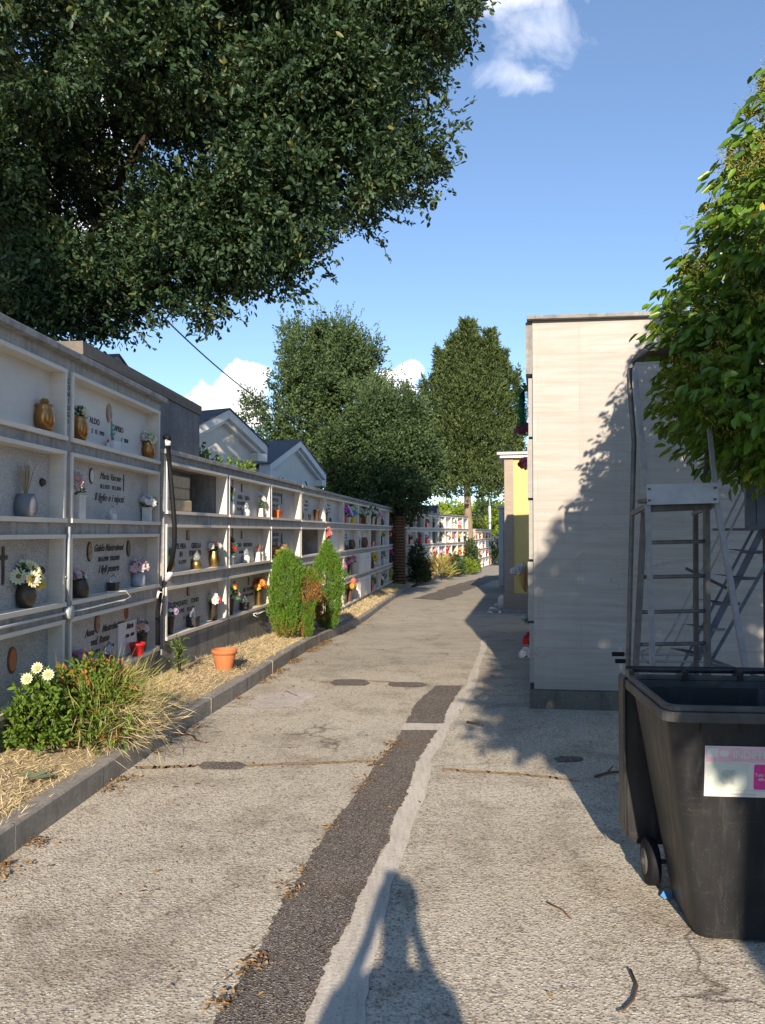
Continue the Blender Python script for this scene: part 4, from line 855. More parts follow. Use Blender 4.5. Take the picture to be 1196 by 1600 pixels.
# fourth wall
pal = [([RED, WHITE], 'red and white'), ([PINK, LPINK], 'pink'), ([WHITE, CREAM], 'white'), ([YEL, ORA], 'yellow and orange'), ([PURP, LIL], 'violet'), ([CORAL, RED], 'coral'), ([GRN, WHITE], 'green and white')]
pm = [('terra', 'terracotta'), ('blackpot', 'black'), ('redpot', 'red'), ('dbronze', 'bronze'), ('whitepot', 'white'), ('brownpot', 'brown')]
rr = random.Random(5)
MT['rust'] = simple('red_painted_slab', (.34, .07, .045), .6)
for k in range(10):
    for i in range(4):
        if (k, i) in w4.slab and rr.random() < .8:
            c, cn = rr.choice(pal); m, mn = rr.choice(pm); pk = rr.choice(['planter', 'flowerpot', 'cone', 'jar'])
            if (k, i) in ((1, 1), (3, 0), (3, 2), (2, 2), (2, 3), (1, 3)): c, cn, m, mn, pk = [RED, CORAL, WHITE], 'bright red', 'redpot', 'red', 'planter'
            nm = 'flower_trough' if pk == 'planter' else 'flower_vase'
            vase(w4, k, i, .56 + rr.uniform(-.15, .15), pk, m, 1.5, bouquet(c, 16, .17, .17, .045, nleaf=14), f'{mn} {nm[7:]} of {cn} flowers, {rown[i]} row, {ordn[k]} bay right of ivy trunk', 'flower vases in the distant niche wall', name=nm, cat=nm.replace('_', ' '))
for k, i in ((2, 2), (2, 3)):
    mb = MB(); mb.box(.04, 1.02, .06, .075, .04, .5); mb.build('red_slab', MT['rust'], w4.niche[(k, i)])
for k in range(5):
    for i in range(4):
        if rr.random() < .7:
            c, cn = rr.choice(pal); m, mn = rr.choice(pm)
            vase(w5, k, i, .7 + rr.uniform(-.2, .2), 'flowerpot', m, 1.6, bouquet(c, 10, .17, .15, .05, nleaf=8), f'{mn} pot of {cn} flowers, {rown[i]} row, {ordn[k]} bay beyond the cypress', 'flower pots in the far niche wall', name='flower_pot', cat='flower pot')

# black hose with white couplings
hx = lambda px, py, d: P(px, py, d)
t = thing('black_hose', P(262, 900, 7.75), 0, 'black drain hose with white couplings hanging at the joint of the first two walls', 'hose')
def rel(p, t): return p - t.location
pts = [rel(hx(*q), t) for q in ((263, 695, 7.85), (266, 740, 7.75), (270, 780, 7.7), (273, 820, 7.65), (273, 850, 7.65), (269, 875, 7.7), (264, 893, 7.8))]
mb = MB(); mb.tube(pts, .024, 12); mb.build('hose', MT['pipe'], t)
mb = MB(); mb.tube([pts[0] + Vector((0, 0, -.01)), pts[0] + Vector((-.002, 0, .05))], .030, 12); mb.tube([pts[-1] + Vector((.02, 0, .0)), pts[-1] + Vector((-.03, .02, -.09))], .031, 12); mb.tube([pts[-1] + Vector((-.09, .02, -.20)), pts[-1] + Vector((-.11, .03, -.27))], .026, 12); mb.build('coupling', MT['whitewire'], t)
mb = MB(); mb.tube([pts[0] + Vector((0, 0, .04)), pts[0] + Vector((0, 0, .075)), pts[0] + Vector((-.02, .03, .088)), pts[0] + Vector((-.05, .08, .085))], .031, 12); mb.build('elbow', MT['pipe'], t); mb = MB(); mb.tube([pts[-1] + Vector((-.02, .01, -.06)), pts[-1] + Vector((-.06, .02, -.14)), pts[-1] + Vector((-.09, .02, -.21)), pts[-1] + Vector((-.12, .04, -.42)), pts[-1] + Vector((-.12, .05, -.75))], .024, 12); mb.build('elbow', MT['pipe'], t)

# concrete block rising behind the near wall
t = thing('concrete_tank', (.056 * 3.0 - 3.03, 3.0, 0), math.atan2(1, .056), 'long grey rendered block with a mossy top edge rising behind the near wall', 'concrete block')
mb = MB(); mb.box(3.75, 7.3, 0, 2.0, 2.0, 3.22); mb.build('rendered_face', MT['block'], t, bevel=.02)
mb = MB(); xs_ = [3.73, 7.32]; random.seed(3)
vs = []
for x_ in xs_:
    zt = 3.335 + random.uniform(-.006, .006)
    vs += [(x_, -.02 + random.uniform(-.008, .008), 3.215), (x_, -.01 + random.uniform(-.01, .01), zt), (x_, 2.05, zt), (x_, 2.05, 3.215)]
fs = [(i * 4 + k_, i * 4 + (k_ + 1) % 4, (i + 1) * 4 + (k_ + 1) % 4, (i + 1) * 4 + k_) for i in range(len(xs_) - 1) for k_ in range(4)] + [(0, 1, 2, 3), tuple((len(xs_) - 1) * 4 + q for q in (3, 2, 1, 0))]
mb.add(vs, fs); mb.build('mossy_top', MT['roofrough'], t)

# gabled chapels behind the walls
MT['slate'] = simple('dark_slate_roof', (.10, .095, .105), .7, 0, .2, 6, .3); MT['plaster'] = simple('cream_plaster', (.66, .62, .55), .85, 0, .07, 3, .15); MT['cornice'] = simple('pale_cornice', (.68, .67, .64), .8, 0, .08, 4, .1); MT['gplaster'] = simple('grey_plaster', (.32, .33, .34), .85, 0, .08, 3, .15)
MT['winglass'] = simple('dark_window_glass', (.06, .10, .11), .15, 0, .2, 3, 0)
def chapel(x, y, slope, hw, za, ze, label, depth=3.5, cor=.16, wall='plaster', corn='cornice', win=False, name='chapel'):
    t = thing(name, (x, y, 0), math.atan2(1, slope), label, 'chapel', 'gabled chapels behind the niche walls')
    zb = gz(y) - .2; th = math.atan2(za - ze, hw); c = cor / math.cos(th)
    mb = MB(); iw = hw - .12; zi = za - c; 
    mb.prism([(-iw, zb), (iw, zb), (iw, zi - iw * math.tan(th) + .02), (0, zi + .02), (-iw, zi - iw * math.tan(th) + .02)], 'y', .22, depth); mb.build('wall', MT[wall], t)
    mb = MB(); ex = hw
    for s in (-1, 1):
        mb.prism([(0, za), (s * ex, ze), (s * ex, ze - c), (0, za - c)], 'y', 0, .30 + (.002 if s > 0 else 0)); mb.prism([(0, za - c - .002), (s * (ex - .1), ze - c + .1 * math.tan(th) - .002), (s * (ex - .1), ze - c * 1.5 + .1 * math.tan(th)), (0, za - c * 1.5)], 'y', .09, .25 + (.002 if s > 0 else 0))
        mb.box(s * (ex - .32), s * ex, .002, .30, ze - c - .16, ze - c + .01)
    mb.build('cornice', MT[corn], t, bevel=.01)
    mb = MB()
    for s in (-1, 1): mb.prism([(0, za + .03), (s * (ex + .04), ze + .03 - .04 * math.tan(th)), (s * (ex + .04), ze + .004 - .04 * math.tan(th)), (0, za + .004)], 'y', -.02, depth + .1 + (.003 if s > 0 else 0))
    mb.build('roof', MT['slate'], t)
    if win:
        for xx in win:
            mb = MB(); pts = [(xx - .17, ze - 1.2), (xx + .17, ze - 1.2)] + [(xx + .17 * math.cos(a), ze - .42 + .17 * math.sin(a)) for a in np.linspace(0, math.pi, 10)]
            o = mb.prism(pts, 'y', .205, .25).build('window', MT['winglass'], t)
            mb = MB(); o2 = [(xx + .17 * math.cos(a), ze - .42 + .17 * math.sin(a)) for a in np.linspace(0, math.pi, 12)]; o3 = [(xx + .23 * math.cos(a), ze - .42 + .23 * math.sin(a)) for a in np.linspace(math.pi, 0, 12)]
            for a in range(11): mb.prism([o2[a], o2[a + 1], o3[10 - a], o3[11 - a]], 'y', .18, .26)
            mb.build('window_frame', MT['cornice'], o)
    return t
chapel(-3.0, 15, .53, 1.25, 4.05, 3.45, 'cream gabled chapel with dark roof right of the grey block', win=False)
chapel(-2.13, 20, .30, 1.85, 4.03, 3.27, 'second cream gabled chapel with small arched windows, farther along', win=(-.75, .75))
chapel(-4.15, 12, .185, 1.85, 4.42, 3.5, 'grey gabled chapel whose tip shows above the near wall', wall='gplaster', corn='gplaster')
chapel(2.30, 44, .35, .85, 3.15, 1.95, 'small steep cream gable behind the distant niche wall, the left of two', depth=2, cor=.12)
chapel(3.25, 45, .35, .70, 3.18, 2.15, 'small steep cream gable behind the distant niche wall, the right of two', depth=2, cor=.12)
# ------------------------------------------------------------------ right-hand buildings
def plan_box(mb, pl, z0, z1, mi=0): return mb.prism(pl, 'z', z0, z1, mi)
A = Vector((1.43, 7.28)); B = Vector((6.6, 6.66)); Cc = Vector((8.4, 14.2)); D = Vector((2.95, 14.75))
t = thing('marble_tomb_block', (0, 0, 0), 0, 'tall tomb block clad in pale travertine panels on a dark concrete plinth', 'tomb building')
mb = MB(); plan_box(mb, [tuple(A), tuple(B), tuple(Cc), tuple(D)], .17, 3.66); mb.build('clad_wall', MT['cladding'], t)
mb = MB(); plan_box(mb, [(1.375, 7.215), (6.7, 6.60), (8.5, 14.4), (2.90, 14.8)], -.6, .168); mb.build('plinth', MT['plinth'], t, bevel=.01)
mb = MB(); plan_box(mb, [(1.365, 7.22), (6.7, 6.60), (8.5, 14.4), (2.88, 14.85)], 3.662, 3.70); mb.build('cap_slab', MT['conc_d'], t, bevel=.006)
ldir = (D - A).normalized(); lang = math.atan2(ldir.y, ldir.x)
# niches on its left face: local X along the face, -Y... the face looks to the path (local +Y)
MT['greyframe'] = m_travertine('grey_marble_frame', (.34, .33, .31), .8)
mb = MB(); Ls = (D - A).length
mb.box(.02, Ls, 0, .065, 3.16, 3.655); mb.build('fascia', MT['conc_d'], t, loc=(A.x, A.y, 0), rz=lang)
for k_ in range(4):
    x0 = .04 + k_ * 1.95
    for i in range(5):
        z0 = .22 + i * .585
        fm = MB(); e = .042 + .012 * (i % 2)
        fm.box(x0, x0 + 1.85, 0, e, z0, z0 + .04); fm.box(x0, x0 + 1.85, 0, e, z0 + .52, z0 + .56); fm.box(x0, x0 + .04, 0, e, z0 + .04, z0 + .52); fm.box(x0 + 1.81, x0 + 1.85, 0, e, z0 + .04, z0 + .52)
        o = fm.build('niche_frame', MT['greyframe'], t, loc=(A.x, A.y, 0), rz=lang)
        sb = MB(); sb.box(x0 + .05, x0 + 1.8, 0, .012, z0 + .045, z0 + .515); so = sb.build('gravestone', MT['white'], o)
gs = 'flower bunches fixed to the side of the marble block'
def side_bunch(px, py, d, bq, label, s=1.0, cat='flower bunch', name='flower_bunch'):
    o = bq.build(name, MT['flowers'], None, loc=P(px, py, d)); o.scale = (s, s, s); return tag(o, label, cat, gs)
fern = MB()
for q in range(26):
    a = random.uniform(0, 6.28); e = random.uniform(-.1, .9); d = Vector((math.cos(a) * math.cos(e), math.sin(a) * math.cos(e), math.sin(e))); l = random.uniform(.14, .25); m_ = d * l * .5; tip = d * l + Vector((0, 0, -.09)); s_ = d.cross(Vector((0, 0, 1))).normalized() * .02; g_ = random.uniform(.6, 1.5)
    fern.add([(0, 0, 0), m_ + s_, tip, m_ - s_], [(0, 1, 2, 3)], 0, False, (.10 * g_, .17 * g_, .03 * g_))
side_bunch(822, 612, 9.0, fern, 'yellow-green fern leaves sprouting high on the side of the marble block')
hang = MB(); hang.tube([(0, 0, .03), (0, 0, -.36)], [.035, .03], 7, 0, (.01, .10, .05))
for q in range(420):
    z = random.uniform(-.36, .02); r_ = .08 * (1 - .3 * abs(z + .15) / .2); p_ = Vector((random.gauss(0, r_ * .55), random.gauss(0, r_), z)); d = Vector((random.gauss(0, .6), random.gauss(0, .6), -1)).normalized(); s_ = d.orthogonal().normalized() * .006; g_ = random.uniform(.5, 1.5)
    hang.add([p_, p_ + d * .02 + s_, p_ + d * .045, p_ + d * .02 - s_], [(0, 1, 2, 3)], 0, False, (.015 * g_, .20 * g_, .10 * g_))
side_bunch(816, 615, 9.0, hang, 'bright emerald artificial greenery hanging down the side of the marble block')
side_bunch(820, 680, 9.0, bouquet([(.22, .05, .06), (.30, .10, .12), (.16, .04, .06)], 16, .10, .10, .035, leaf=(.05, .06, .02)), 'dusky maroon flowers under the emerald greenery')
side_bunch(821, 735, 8.6, bouquet([(.50, .04, .08), (.62, .15, .22), (.35, .03, .08)], 18, .09, .10, .03), 'crimson pink flowers high on the side of the marble block')
side_bunch(813, 900, 9.5, bouquet([(.55, .60, .68), (.65, .68, .72)], 18, .10, .10, .03), 'pale blue-grey flowers in front of the yellow wall')
db = dry(90, .34, .5, (.48, .32, .14)); side_bunch(822, 925, 9.4, db, 'bunch of dry straw-coloured palm fronds in front of the yellow wall', name='dry_bunch', cat='dry bunch')
side_bunch(826, 975, 8.6, bouquet([(.45, .50, .50), (.3, .4, .42)], 10, .07, .08, .02), 'small grey-green sprig low on the side of the marble block')
side_bunch(828, 1008, 8.1, bouquet([RED, (.5, .02, .05)], 12, .06, .09, .028), 'red flowers low down at the corner of the marble block')
side_bunch(822, 1026, 8.0, bouquet([(.80, .66, .66), WHITE], 13, .055, .06, .026), 'pinkish white flowers lowest at the corner of the marble block')

# yellow building
MT['yellow'] = simple('yellow_stucco', (.62, .49, .18), .85, 0, .08, 2.5, .25)
t = thing('yellow_chapel', (3.0, 18.9, 0), R(-11), 'yellow stucco chapel with brown stone corner pier and flat pale cornice', 'chapel')
mb = MB(); mb.box(.22, 4.4, .02, 4.2, .14, 3.45); mb.build('stucco_wall', MT['yellow'], t)
mb = MB(); mb.box(0, .225, -.02, 4.22, .14, 3.46); mb.build('stone_pier', MT['trav_b'], t, bevel=.006)
mb = MB(); mb.box(-.03, 4.5, -.05, 4.3, -.8, .138); mb.build('plinth', MT['trav_b'], t, bevel=.008)
mb = MB(); mb.box(-.10, 4.5, -.12, 4.35, 3.462, 3.54); mb.box(-.17, 4.55, -.19, 4.4, 3.54, 3.60); mb.build('cornice', MT['cornice'], t, bevel=.006)
mb = MB(); mb.box(-.35, 4.6, -.16, -.052, -.6, -.24); tag(mb.build('pavement_step', MT['conc'], loc=(3.0, 18.9, 0), rz=R(-11)), kind='structure')
# pale blue ossuary stack
MT['bluewhite'] = simple('pale_blue_paint', (.40, .46, .52), .7, 0, .1, 3, .1)
t = thing('ossuary_block', (3.78, 25, 0), R(-11), 'narrow pale blue block of stacked niches beside the yellow chapel', 'niche block')
mb = MB(); mb.box(0, 2.6, .06, 3.0, -.1, 2.42); mb.build('body', MT['bluewhite'], t); mb = MB(); mb.box(-.04, 2.65, -.02, 3.05, 2.42, 2.50); mb.build('cap_slab', MT['bluewhite'], t, bevel=.01)
mb = MB(); mb.box(.02, 2.6, .08, 2.9, -.8, -.1); mb.build('base', MT['conc'], t)
for k_ in range(3):
    for i in range(4):
        x0 = .10 + k_ * .82; z0 = -.02 + i * .605; fm = MB()
        fm.box(x0, x0 + .74, 0, .06, z0, z0 + .04); fm.box(x0, x0 + .74, 0, .06, z0 + .5, z0 + .54); fm.box(x0, x0 + .04, 0, .06, z0 + .04, z0 + .5); fm.box(x0 + .7, x0 + .74, 0, .06, z0 + .04, z0 + .5)
        o = fm.build('niche_frame', MT['bluewhite'], t); sb = MB(); sb.box(x0 + .08, x0 + .66, .04, .058, z0 + .08, z0 + .46); sb.build('gravestone', MT['gran_b'], o)
# bollard with rubble
bp = G(786, 955); t = thing('bollard', (bp.x, bp.y, gz(bp.y)), 0, 'round-topped pale stone bollard at the corner of the yellow chapel', 'bollard')
mb = MB(); mb.lathe([(.125, -.05), (.12, .30)] + [(.12 * math.cos(a), .30 + .11 * math.sin(a)) for a in np.linspace(.2, 1.5, 6)], n=20); mb.build('post', MT['white'], t); mb = MB(); mb.lathe([(.15, -.05), (.145, .04), (.12, .05)], n=20); mb.build('foot', MT['conc'], t)
for j, (px, py, s_) in enumerate([(771, 953, .12), (777, 946, .09), (766, 957, .06), (781, 957, .05)]):
    mb = MB(); bm = bmesh.new(); bmesh.ops.create_icosphere(bm, subdivisions=2, radius=s_)
    for v_ in bm.verts: v_.co *= random.uniform(.75, 1.1); v_.co.z *= .7
    me = bpy.data.meshes.new('rubble_stone'); bm.to_mesh(me); bm.free(); me.materials.append(MT['white']); q = G(px, py, s_ * .4)
    tag(obj('rubble_stone', me, None, q), ['largest pale rubble stone left of the bollard', 'tall rubble stone leaning by the bollard', 'outermost small rubble stone left of the bollard', 'small rubble stone at the foot of the bollard'][j], 'stone', 'rubble beside the bollard')

# ------------------------------------------------------------------ wheeled bin
def m_bin():
    k = NT('scuffed_black_plastic'); a = k.noise(2.2, 7, .65); sc = k.noise(5, 8, .7, k.mp((6, 6, .7))); s2 = k.noise(4, 8, .75, k.mp((1, 1, 5), (2, 0, 0)))
    c = k.ramp(a, [(.3, (.011, .011, .013)), (.75, (.028, .028, .029))]); c = k.mix(k.ramp(sc, [(.55, 0.0), (.8, .28)]), c, (.13, .125, .118)); c = k.mix(k.ramp(s2, [(.58, 0.0), (.80, .35)]), c, (.14, .135, .125))
    sp = k.vor(70, 'F1', 'Distance'); c = k.mix(k.ramp(sp, [(.05, .6), (.09, 0.0)]), c, (.25, .24, .22)); k.col(c); k.bump(k.math('ADD', sc, s2), .12, .004); k.set(.42, 0, .45)
    k.L(k.ramp(sc, [(.4, .36), (.8, .65)]), k.b.inputs['Roughness']); return k.m
MT['bin'] = m_bin()
MT['binedge'] = simple('dusty_black_plastic', (.065, .063, .060), .5, 0, .45, 9, .2)
bz = thing('wheeled_bin', (1.13, 3.05, 0), R(-5), 'big open black wheeled rubbish bin with a pink and white sticker', 'bin')
# plan at height: (x0,x1,y0,y1)
def sec(t_, inset=0):
    x0 = lerp(.135, .0, t_) + inset; x1 = lerp(.52, .64, t_) - inset; y0 = lerp(.105, .0, t_) + inset; y1 = lerp(.52, .64, t_) - inset
    r = .055; out = []
    for cx, cy, a0 in ((x1 - r, y0 + r, -90), (x1 - r, y1 - r, 0), (x0 + r, y1 - r, 90), (x0 + r, y0 + r, 180)):
        out += [(cx + r * math.cos(R(a0 + q * 22.5)), cy + r * math.sin(R(a0 + q * 22.5))) for q in range(5)]
    return out
Hb = .90; mb = MB(); n_ = 20; vs = []; lv_ = [0, .25, .5, .75, 1.0]
for q in lv_: vs += [(a, b, .012 + q * Hb) for a, b in sec(q)]
for q in lv_[::-1]: vs += [(a, b, .012 + q * Hb + (.03 if q == 0 else 0)) for a, b in sec(q, .012)]
fs = [tuple(range(n_))[::-1], tuple(range(9 * n_, 10 * n_))] + [(i * n_ + k_, i * n_ + (k_ + 1) % n_, (i + 1) * n_ + (k_ + 1) % n_, (i + 1) * n_ + k_) for i in range(9) for k_ in range(n_)]
mb.add(vs, fs, 0, True)
# vertical ridges under the rim
for xx in (.12, .27, .42, .56): mb.add([(xx - .008, .004, .90), (xx + .008, .004, .90), (xx, .018, .82), (xx, -.012, .90)], [(0, 3, 2), (3, 1, 2), (0, 1, 3)], 0)
body = mb.build('body', MT['bin'], bz); 
mod = body.modifiers.new('es', 'EDGE_SPLIT'); mod.split_angle = R(50)
def ring(mb, o_, i_, z0, z1):
    n = len(o_); vs = [(a, b, z) for z in (z0, z1) for a, b in o_] + [(a, b, z) for z in (z0, z1) for a, b in i_]
    fs = []
    for k_ in range(n):
        q = (k_ + 1) % n; fs += [(k_, q, n + q, n + k_), (n + k_, n + q, 3 * n + q, 3 * n + k_), (2 * n + q, 2 * n + k_, 3 * n + k_, 3 * n + q), (k_, 2 * n + k_, 2 * n + q, q)]
    mb.add(vs, fs, 0)
mb = MB(); ring(mb, sec(1, -.030), sec(1, .002), .905, .945); ring(mb, sec(1, -.018), sec(1, .006), .946, .968); mb.build('rim', MT['binedge'], body, bevel=.004)
mb = MB(); mb.tube([(-.01, .70, .985), (.70, .70, .985)], .016, 10); 
for xx in (.0, .25, .5, .66): mb.tube([(xx, .70, .985), (xx + .001, .70, .985)], .02, 8); mb.box(xx - .012, xx + .012, .62, .70, .95, .99)
mb.build('handle_bar', MT['bin'], bz)
# lid hanging open behind the bin
mb = MB(); outline = [(-.005, .20), (.005, .16), (.03, .13), (.62, .13), (.65, .17), (.66, .22), (.66, .95), (-.005, .95)]
mb.prism(outline, 'y', .735, .765); mb.prism([(-.005, .95), (-.02, .93), (-.02, .22), (-.005, .16)], 'y', .71, .83); mb.build('lid', MT['bin'], bz, bevel=.01)
for xx in (.045, .56):
    mb = MB(); prof = [(.03, 0), (.095, .004), (.105, .015), (.105, .045), (.095, .056), (.03, .06)]
    mb.lathe(prof, n=24); w_ = mb.build('wheel', MT['pipe'], bz, loc=(xx, .60, .107), rot=(0, R(90), 0)); mb = MB(); mb.lathe([(.058, -.002), (.05, .012)], n=16); mb.lathe([(.02, -.01), (.018, .07)], n=10); mb.build('hub', MT['binedge'], w_)
mb = MB(); mb.tube([(.03, .60, .107), (.62, .60, .107)], .011, 8); mb.build('axle', MT['dsteel'], bz)
# sticker on the slanting front face
fa = math.atan2(.105, Hb)
def on_front(x_, z_): return Vector((x_, lerp(.105, 0, (z_ - .012) / Hb) - .001, z_))
st = MB(); sx0, sz0, sw, sh = .140, .605, .42, .205
st.add([(0, 0, 0), (sw, 0, 0), (sw, 0, sh), (0, 0, sh), (0, -.002, 0), (sw, -.002, 0), (sw, -.002, sh), (0, -.002, sh)], [(0, 1, 2, 3), (4, 5, 6, 7), (0, 1, 5, 4), (1, 2, 6, 5), (2, 3, 7, 6), (3, 0, 4, 7)])
MT['stk'] = simple('faded_sticker', (.66, .64, .60), .45, 0, .05, 6, 0); MT['stkpink'] = simple('faded_pink_print', (.70, .43, .47), .45, 0, .15, 14, 0); MT['stkgreen'] = simple('faded_green_print', (.55, .60, .52), .45, 0, .06, 9, 0); MT['magenta'] = simple('magenta_print', (.62, .05, .26), .45, 0, .08, 9, 0); MT['stkgrey'] = simple('faded_grey_print', (.44, .49, .44), .5, 0, .1, 9, 0)
so = st.build('sticker', MT['stk'], bz, loc=on_front(sx0, sz0) + Vector((0, -.002, 0))); so.rotation_euler = (fa, 0, 0)
def patch(x0, x1, z0, z1, m, y=-.0035, nm='printed_panel', r=0):
    if r: 
        pts = []
        for cx, cz, a0 in ((x1 - r, z0 + r, -90), (x1 - r, z1 - r, 0), (x0 + r, z1 - r, 90), (x0 + r, z0 + r, 180)): pts += [(cx + r * math.cos(R(a0 + q * 30)), cz + r * math.sin(R(a0 + q * 30))) for q in range(4)]
        mb = MB(); mb.prism(pts, 'y', y, y + .0012)
    else: mb = MB(); mb.box(x0, x1, y, y + .0012, z0, z1)
    return mb.build(nm, MT[m], so)
patch(.004, .416, .142, .201, 'stkpink'); patch(.008, .05, .160, .196, 'stk', -.0045); patch(.056, .09, .164, .190, 'stk', -.0045, r=.012)
patch(.012, .168, .030, .136, 'stkgreen', r=.008); patch(.184, .300, .030, .138, 'stk', -.0040, r=.01); patch(.187, .297, .033, .135, 'magenta', -.0055, r=.008); patch(.31, .41, .03, .136, 'stkgreen', r=.008); patch(.004, .416, .0255, .027, 'stkgrey')
def stext(s_, x_, z_, size, m, al='LEFT', y=-.0062, bold=.0): o = obj('lettering', text_mesh(s_, size, MT[m], align=al, extrude=.0004, bold=bold, spacing=.92), so, (x_, y, z_)); o.rotation_euler = (R(90), 0, 0)
stext("INDIFFERENZIATO", .104, .160, .042, 'stk', bold=.0008); stext("SI", .066, .055, .075, 'stkgrey', bold=.002); stext("Tutti i rifiuti non", .242, .088, .017, 'stk', 'CENTER'); stext("differenziabili", .242, .070, .017, 'stk', 'CENTER')
stext("per informazioni", .30, .010, .012, 'stkgrey'); stext("raccolta porta a porta", .10, .010, .012, 'stkgrey'); stext("nel contenitore", .09, .1455, .010, 'stk'); stext("non inserire", .26, .1455, .010, 'stk')
# blue scrap
q = G(1040, 1405, .01); mb = MB(); mb.add([(0, 0, 0), (.03, .01, .012), (.04, .04, .004), (.01, .045, .02), (-.015, .02, .006)], [(0, 1, 2), (0, 2, 3), (0, 3, 4)]); MT['bluescrap'] = simple('blue_plastic', (.10, .32, .62), .4, 0, .05, 4, 0)
tag(mb.build('plastic_scrap', MT['bluescrap'], loc=q), 'crumpled scrap of blue plastic by the foot of the bin', 'litter')

# ------------------------------------------------------------------ rolling platform ladder
t = thing('platform_ladder', (1.7, 4.8, 0), 0, 'tall grey steel rolling ladder with platform and guard rail, standing behind the bin', 'ladder')
T0 = t.location
def pr(px, py, d): return P(px, py, d) - T0
def foot(px, d): v_ = P(px, 900, d); return Vector((v_.x, v_.y, gz(d))) - T0
FL = pr(1012, 788, 4.6); FR = pr(1120, 785, 4.6); FLt = pr(1012, 758, 4.6); FRt = pr(1121, 757, 4.6)
mb = MB(); mb.bar(FL, foot(1024, 4.5), .030, .020); mb.build('front_leg', MT['alu'], t)
mb = MB(); mb.bar(FR, foot(1203, 4.35), .032, .022); mb.build('front_leg', MT['alu'], t)
mb = MB(); mb.bar(pr(1012, 758, 4.6) + Vector((0, .012, 0)), pr(993, 575, 4.62) + Vector((0, .012, 0)), .026, .018); mb.bar(pr(1119, 757, 4.6) + Vector((0, .012, 0)), pr(1098, 555, 4.62) + Vector((0, .012, 0)), .026, .018); mb.build('guard_post', MT['alu'], t)
# rear rail: one bent tube rising from the ground and over the top
mb = MB(); pts = [foot(978, 5.05), pr(982, 1040, 5.05), pr(988, 800, 5.05), pr(991, 690, 5.05), pr(984, 600, 5.05), pr(984, 578, 5.05), pr(989, 566, 5.05), pr(1002, 550, 5.0), pr(1010, 547, 4.95), pr(1100, 545, 4.95), pr(1108, 552, 4.95), pr(1112, 600, 4.95), pr(1100, 790, 5.0)]
mb.tube(pts, .0165, 10); mb.build('guard_rail', MT['steel'], t)
mb = MB(); mb.bar(pr(1000, 556, 4.8), pr(1098, 552, 4.8), .32, .012); mb.build('top_tray', MT['dsteel'], t)
# platform: skirt and deck
mb = MB(); a, b = pr(1011, 773, 4.58), pr(1122, 770, 4.58); mb.bar(a, b, .006, .122)
for s_ in (-1, 1):
    for xx in (.02, .40): pass
mb.build('skirt', MT.setdefault('skirt', simple('bright_galvanised_sheet', (.40, .41, .42), .4, .4, .15, 9, .1)), t)
mb = MB()
for px, py in ((1015, 764), (1015, 782), (1118, 762), (1118, 780)): mb.box(*(sum(([c - .006, c + .006] for c in pr(px, py, 4.572)), [])))
mb.build('bolts', MT['dsteel'], t)
mb = MB(); z_ = FL.z + .02; mb.add([(FL.x + .005, FL.y, z_), (FR.x - .005, FR.y, z_), (FR.x + .13, FR.y + .42, z_), (FL.x + .08, FL.y + .42, z_)] + [(FL.x + .005, FL.y, z_ + .022), (FR.x - .005, FR.y, z_ + .022), (FR.x + .13, FR.y + .42, z_ + .022), (FL.x + .08, FL.y + .42, z_ + .022)], [(0, 1, 2, 3), (4, 5, 6, 7), (0, 1, 5, 4), (1, 2, 6, 5), (2, 3, 7, 6), (3, 0, 4, 7)])
mb.bar(FL + Vector((.02, .05, -.022)), FR + Vector((-.02, .05, -.018)), .05, .05); mb.build('platform', MT['dsteel'], t)  # dark bar added below the deck to stand for its underside shadow
mb = MB(); mb.bar(pr(987, 803, 5.05), pr(1013, 790, 4.6), .022, .03); mb.bar(pr(1100, 790, 5.0), pr(1120, 788, 4.6), .022, .045); mb.bar(pr(1083, 803, 5.25), pr(1100, 797, 5.0), .02, .02); mb.build('side_brace', MT['steel'], t)
# climbing frame
sl0, sl1 = pr(1007, 800, 4.95), foot(981, 5.0); sr0, sr1 = pr(1104, 790, 4.95), foot(1103, 5.0)
mb = MB(); mb.bar(sl0, sl1, .028, .045); mb.build('stile', MT['steel'], t); mb = MB(); mb.bar(sr0, sr1, .030, .045); mb.build('stile', MT['steel'], t)
mb = MB(); mb.bar(pr(1087, 795, 5.3), foot(1086, 5.3), .028, .028); mb.build('rear_leg', MT['dsteel'], t)
for py in (848, 902, 957, 1008, 1062, 1116, 1168):
    f_ = (py - 800) / 450; a = sl0.lerp(sl1, min(1, (sl0.z - pr(1010, py, 4.95).z) / (sl0.z - sl1.z))); b = sr0.lerp(sr1, min(1, (sr0.z - pr(1100, py - 2, 4.95).z) / (sr0.z - sr1.z)))
    mb = MB(); mb.tube([a, b], .013, 8); mb.bar(b + Vector((-.02, -.01, -.005)), b + Vector((-.005, -.01, -.05)), .02, .01); mb.build('rung', MT['steel'], t)
for ft in (foot(1024, 4.5), foot(1203, 4.35), foot(981, 5.0), foot(1103, 5.0)):
    mb = MB(); mb.lathe([(.024, 0), (.026, .01), (.024, .05), (.018, .055)], tuple(ft), 10); mb.build('rubber_foot', MT['pipe'], t)

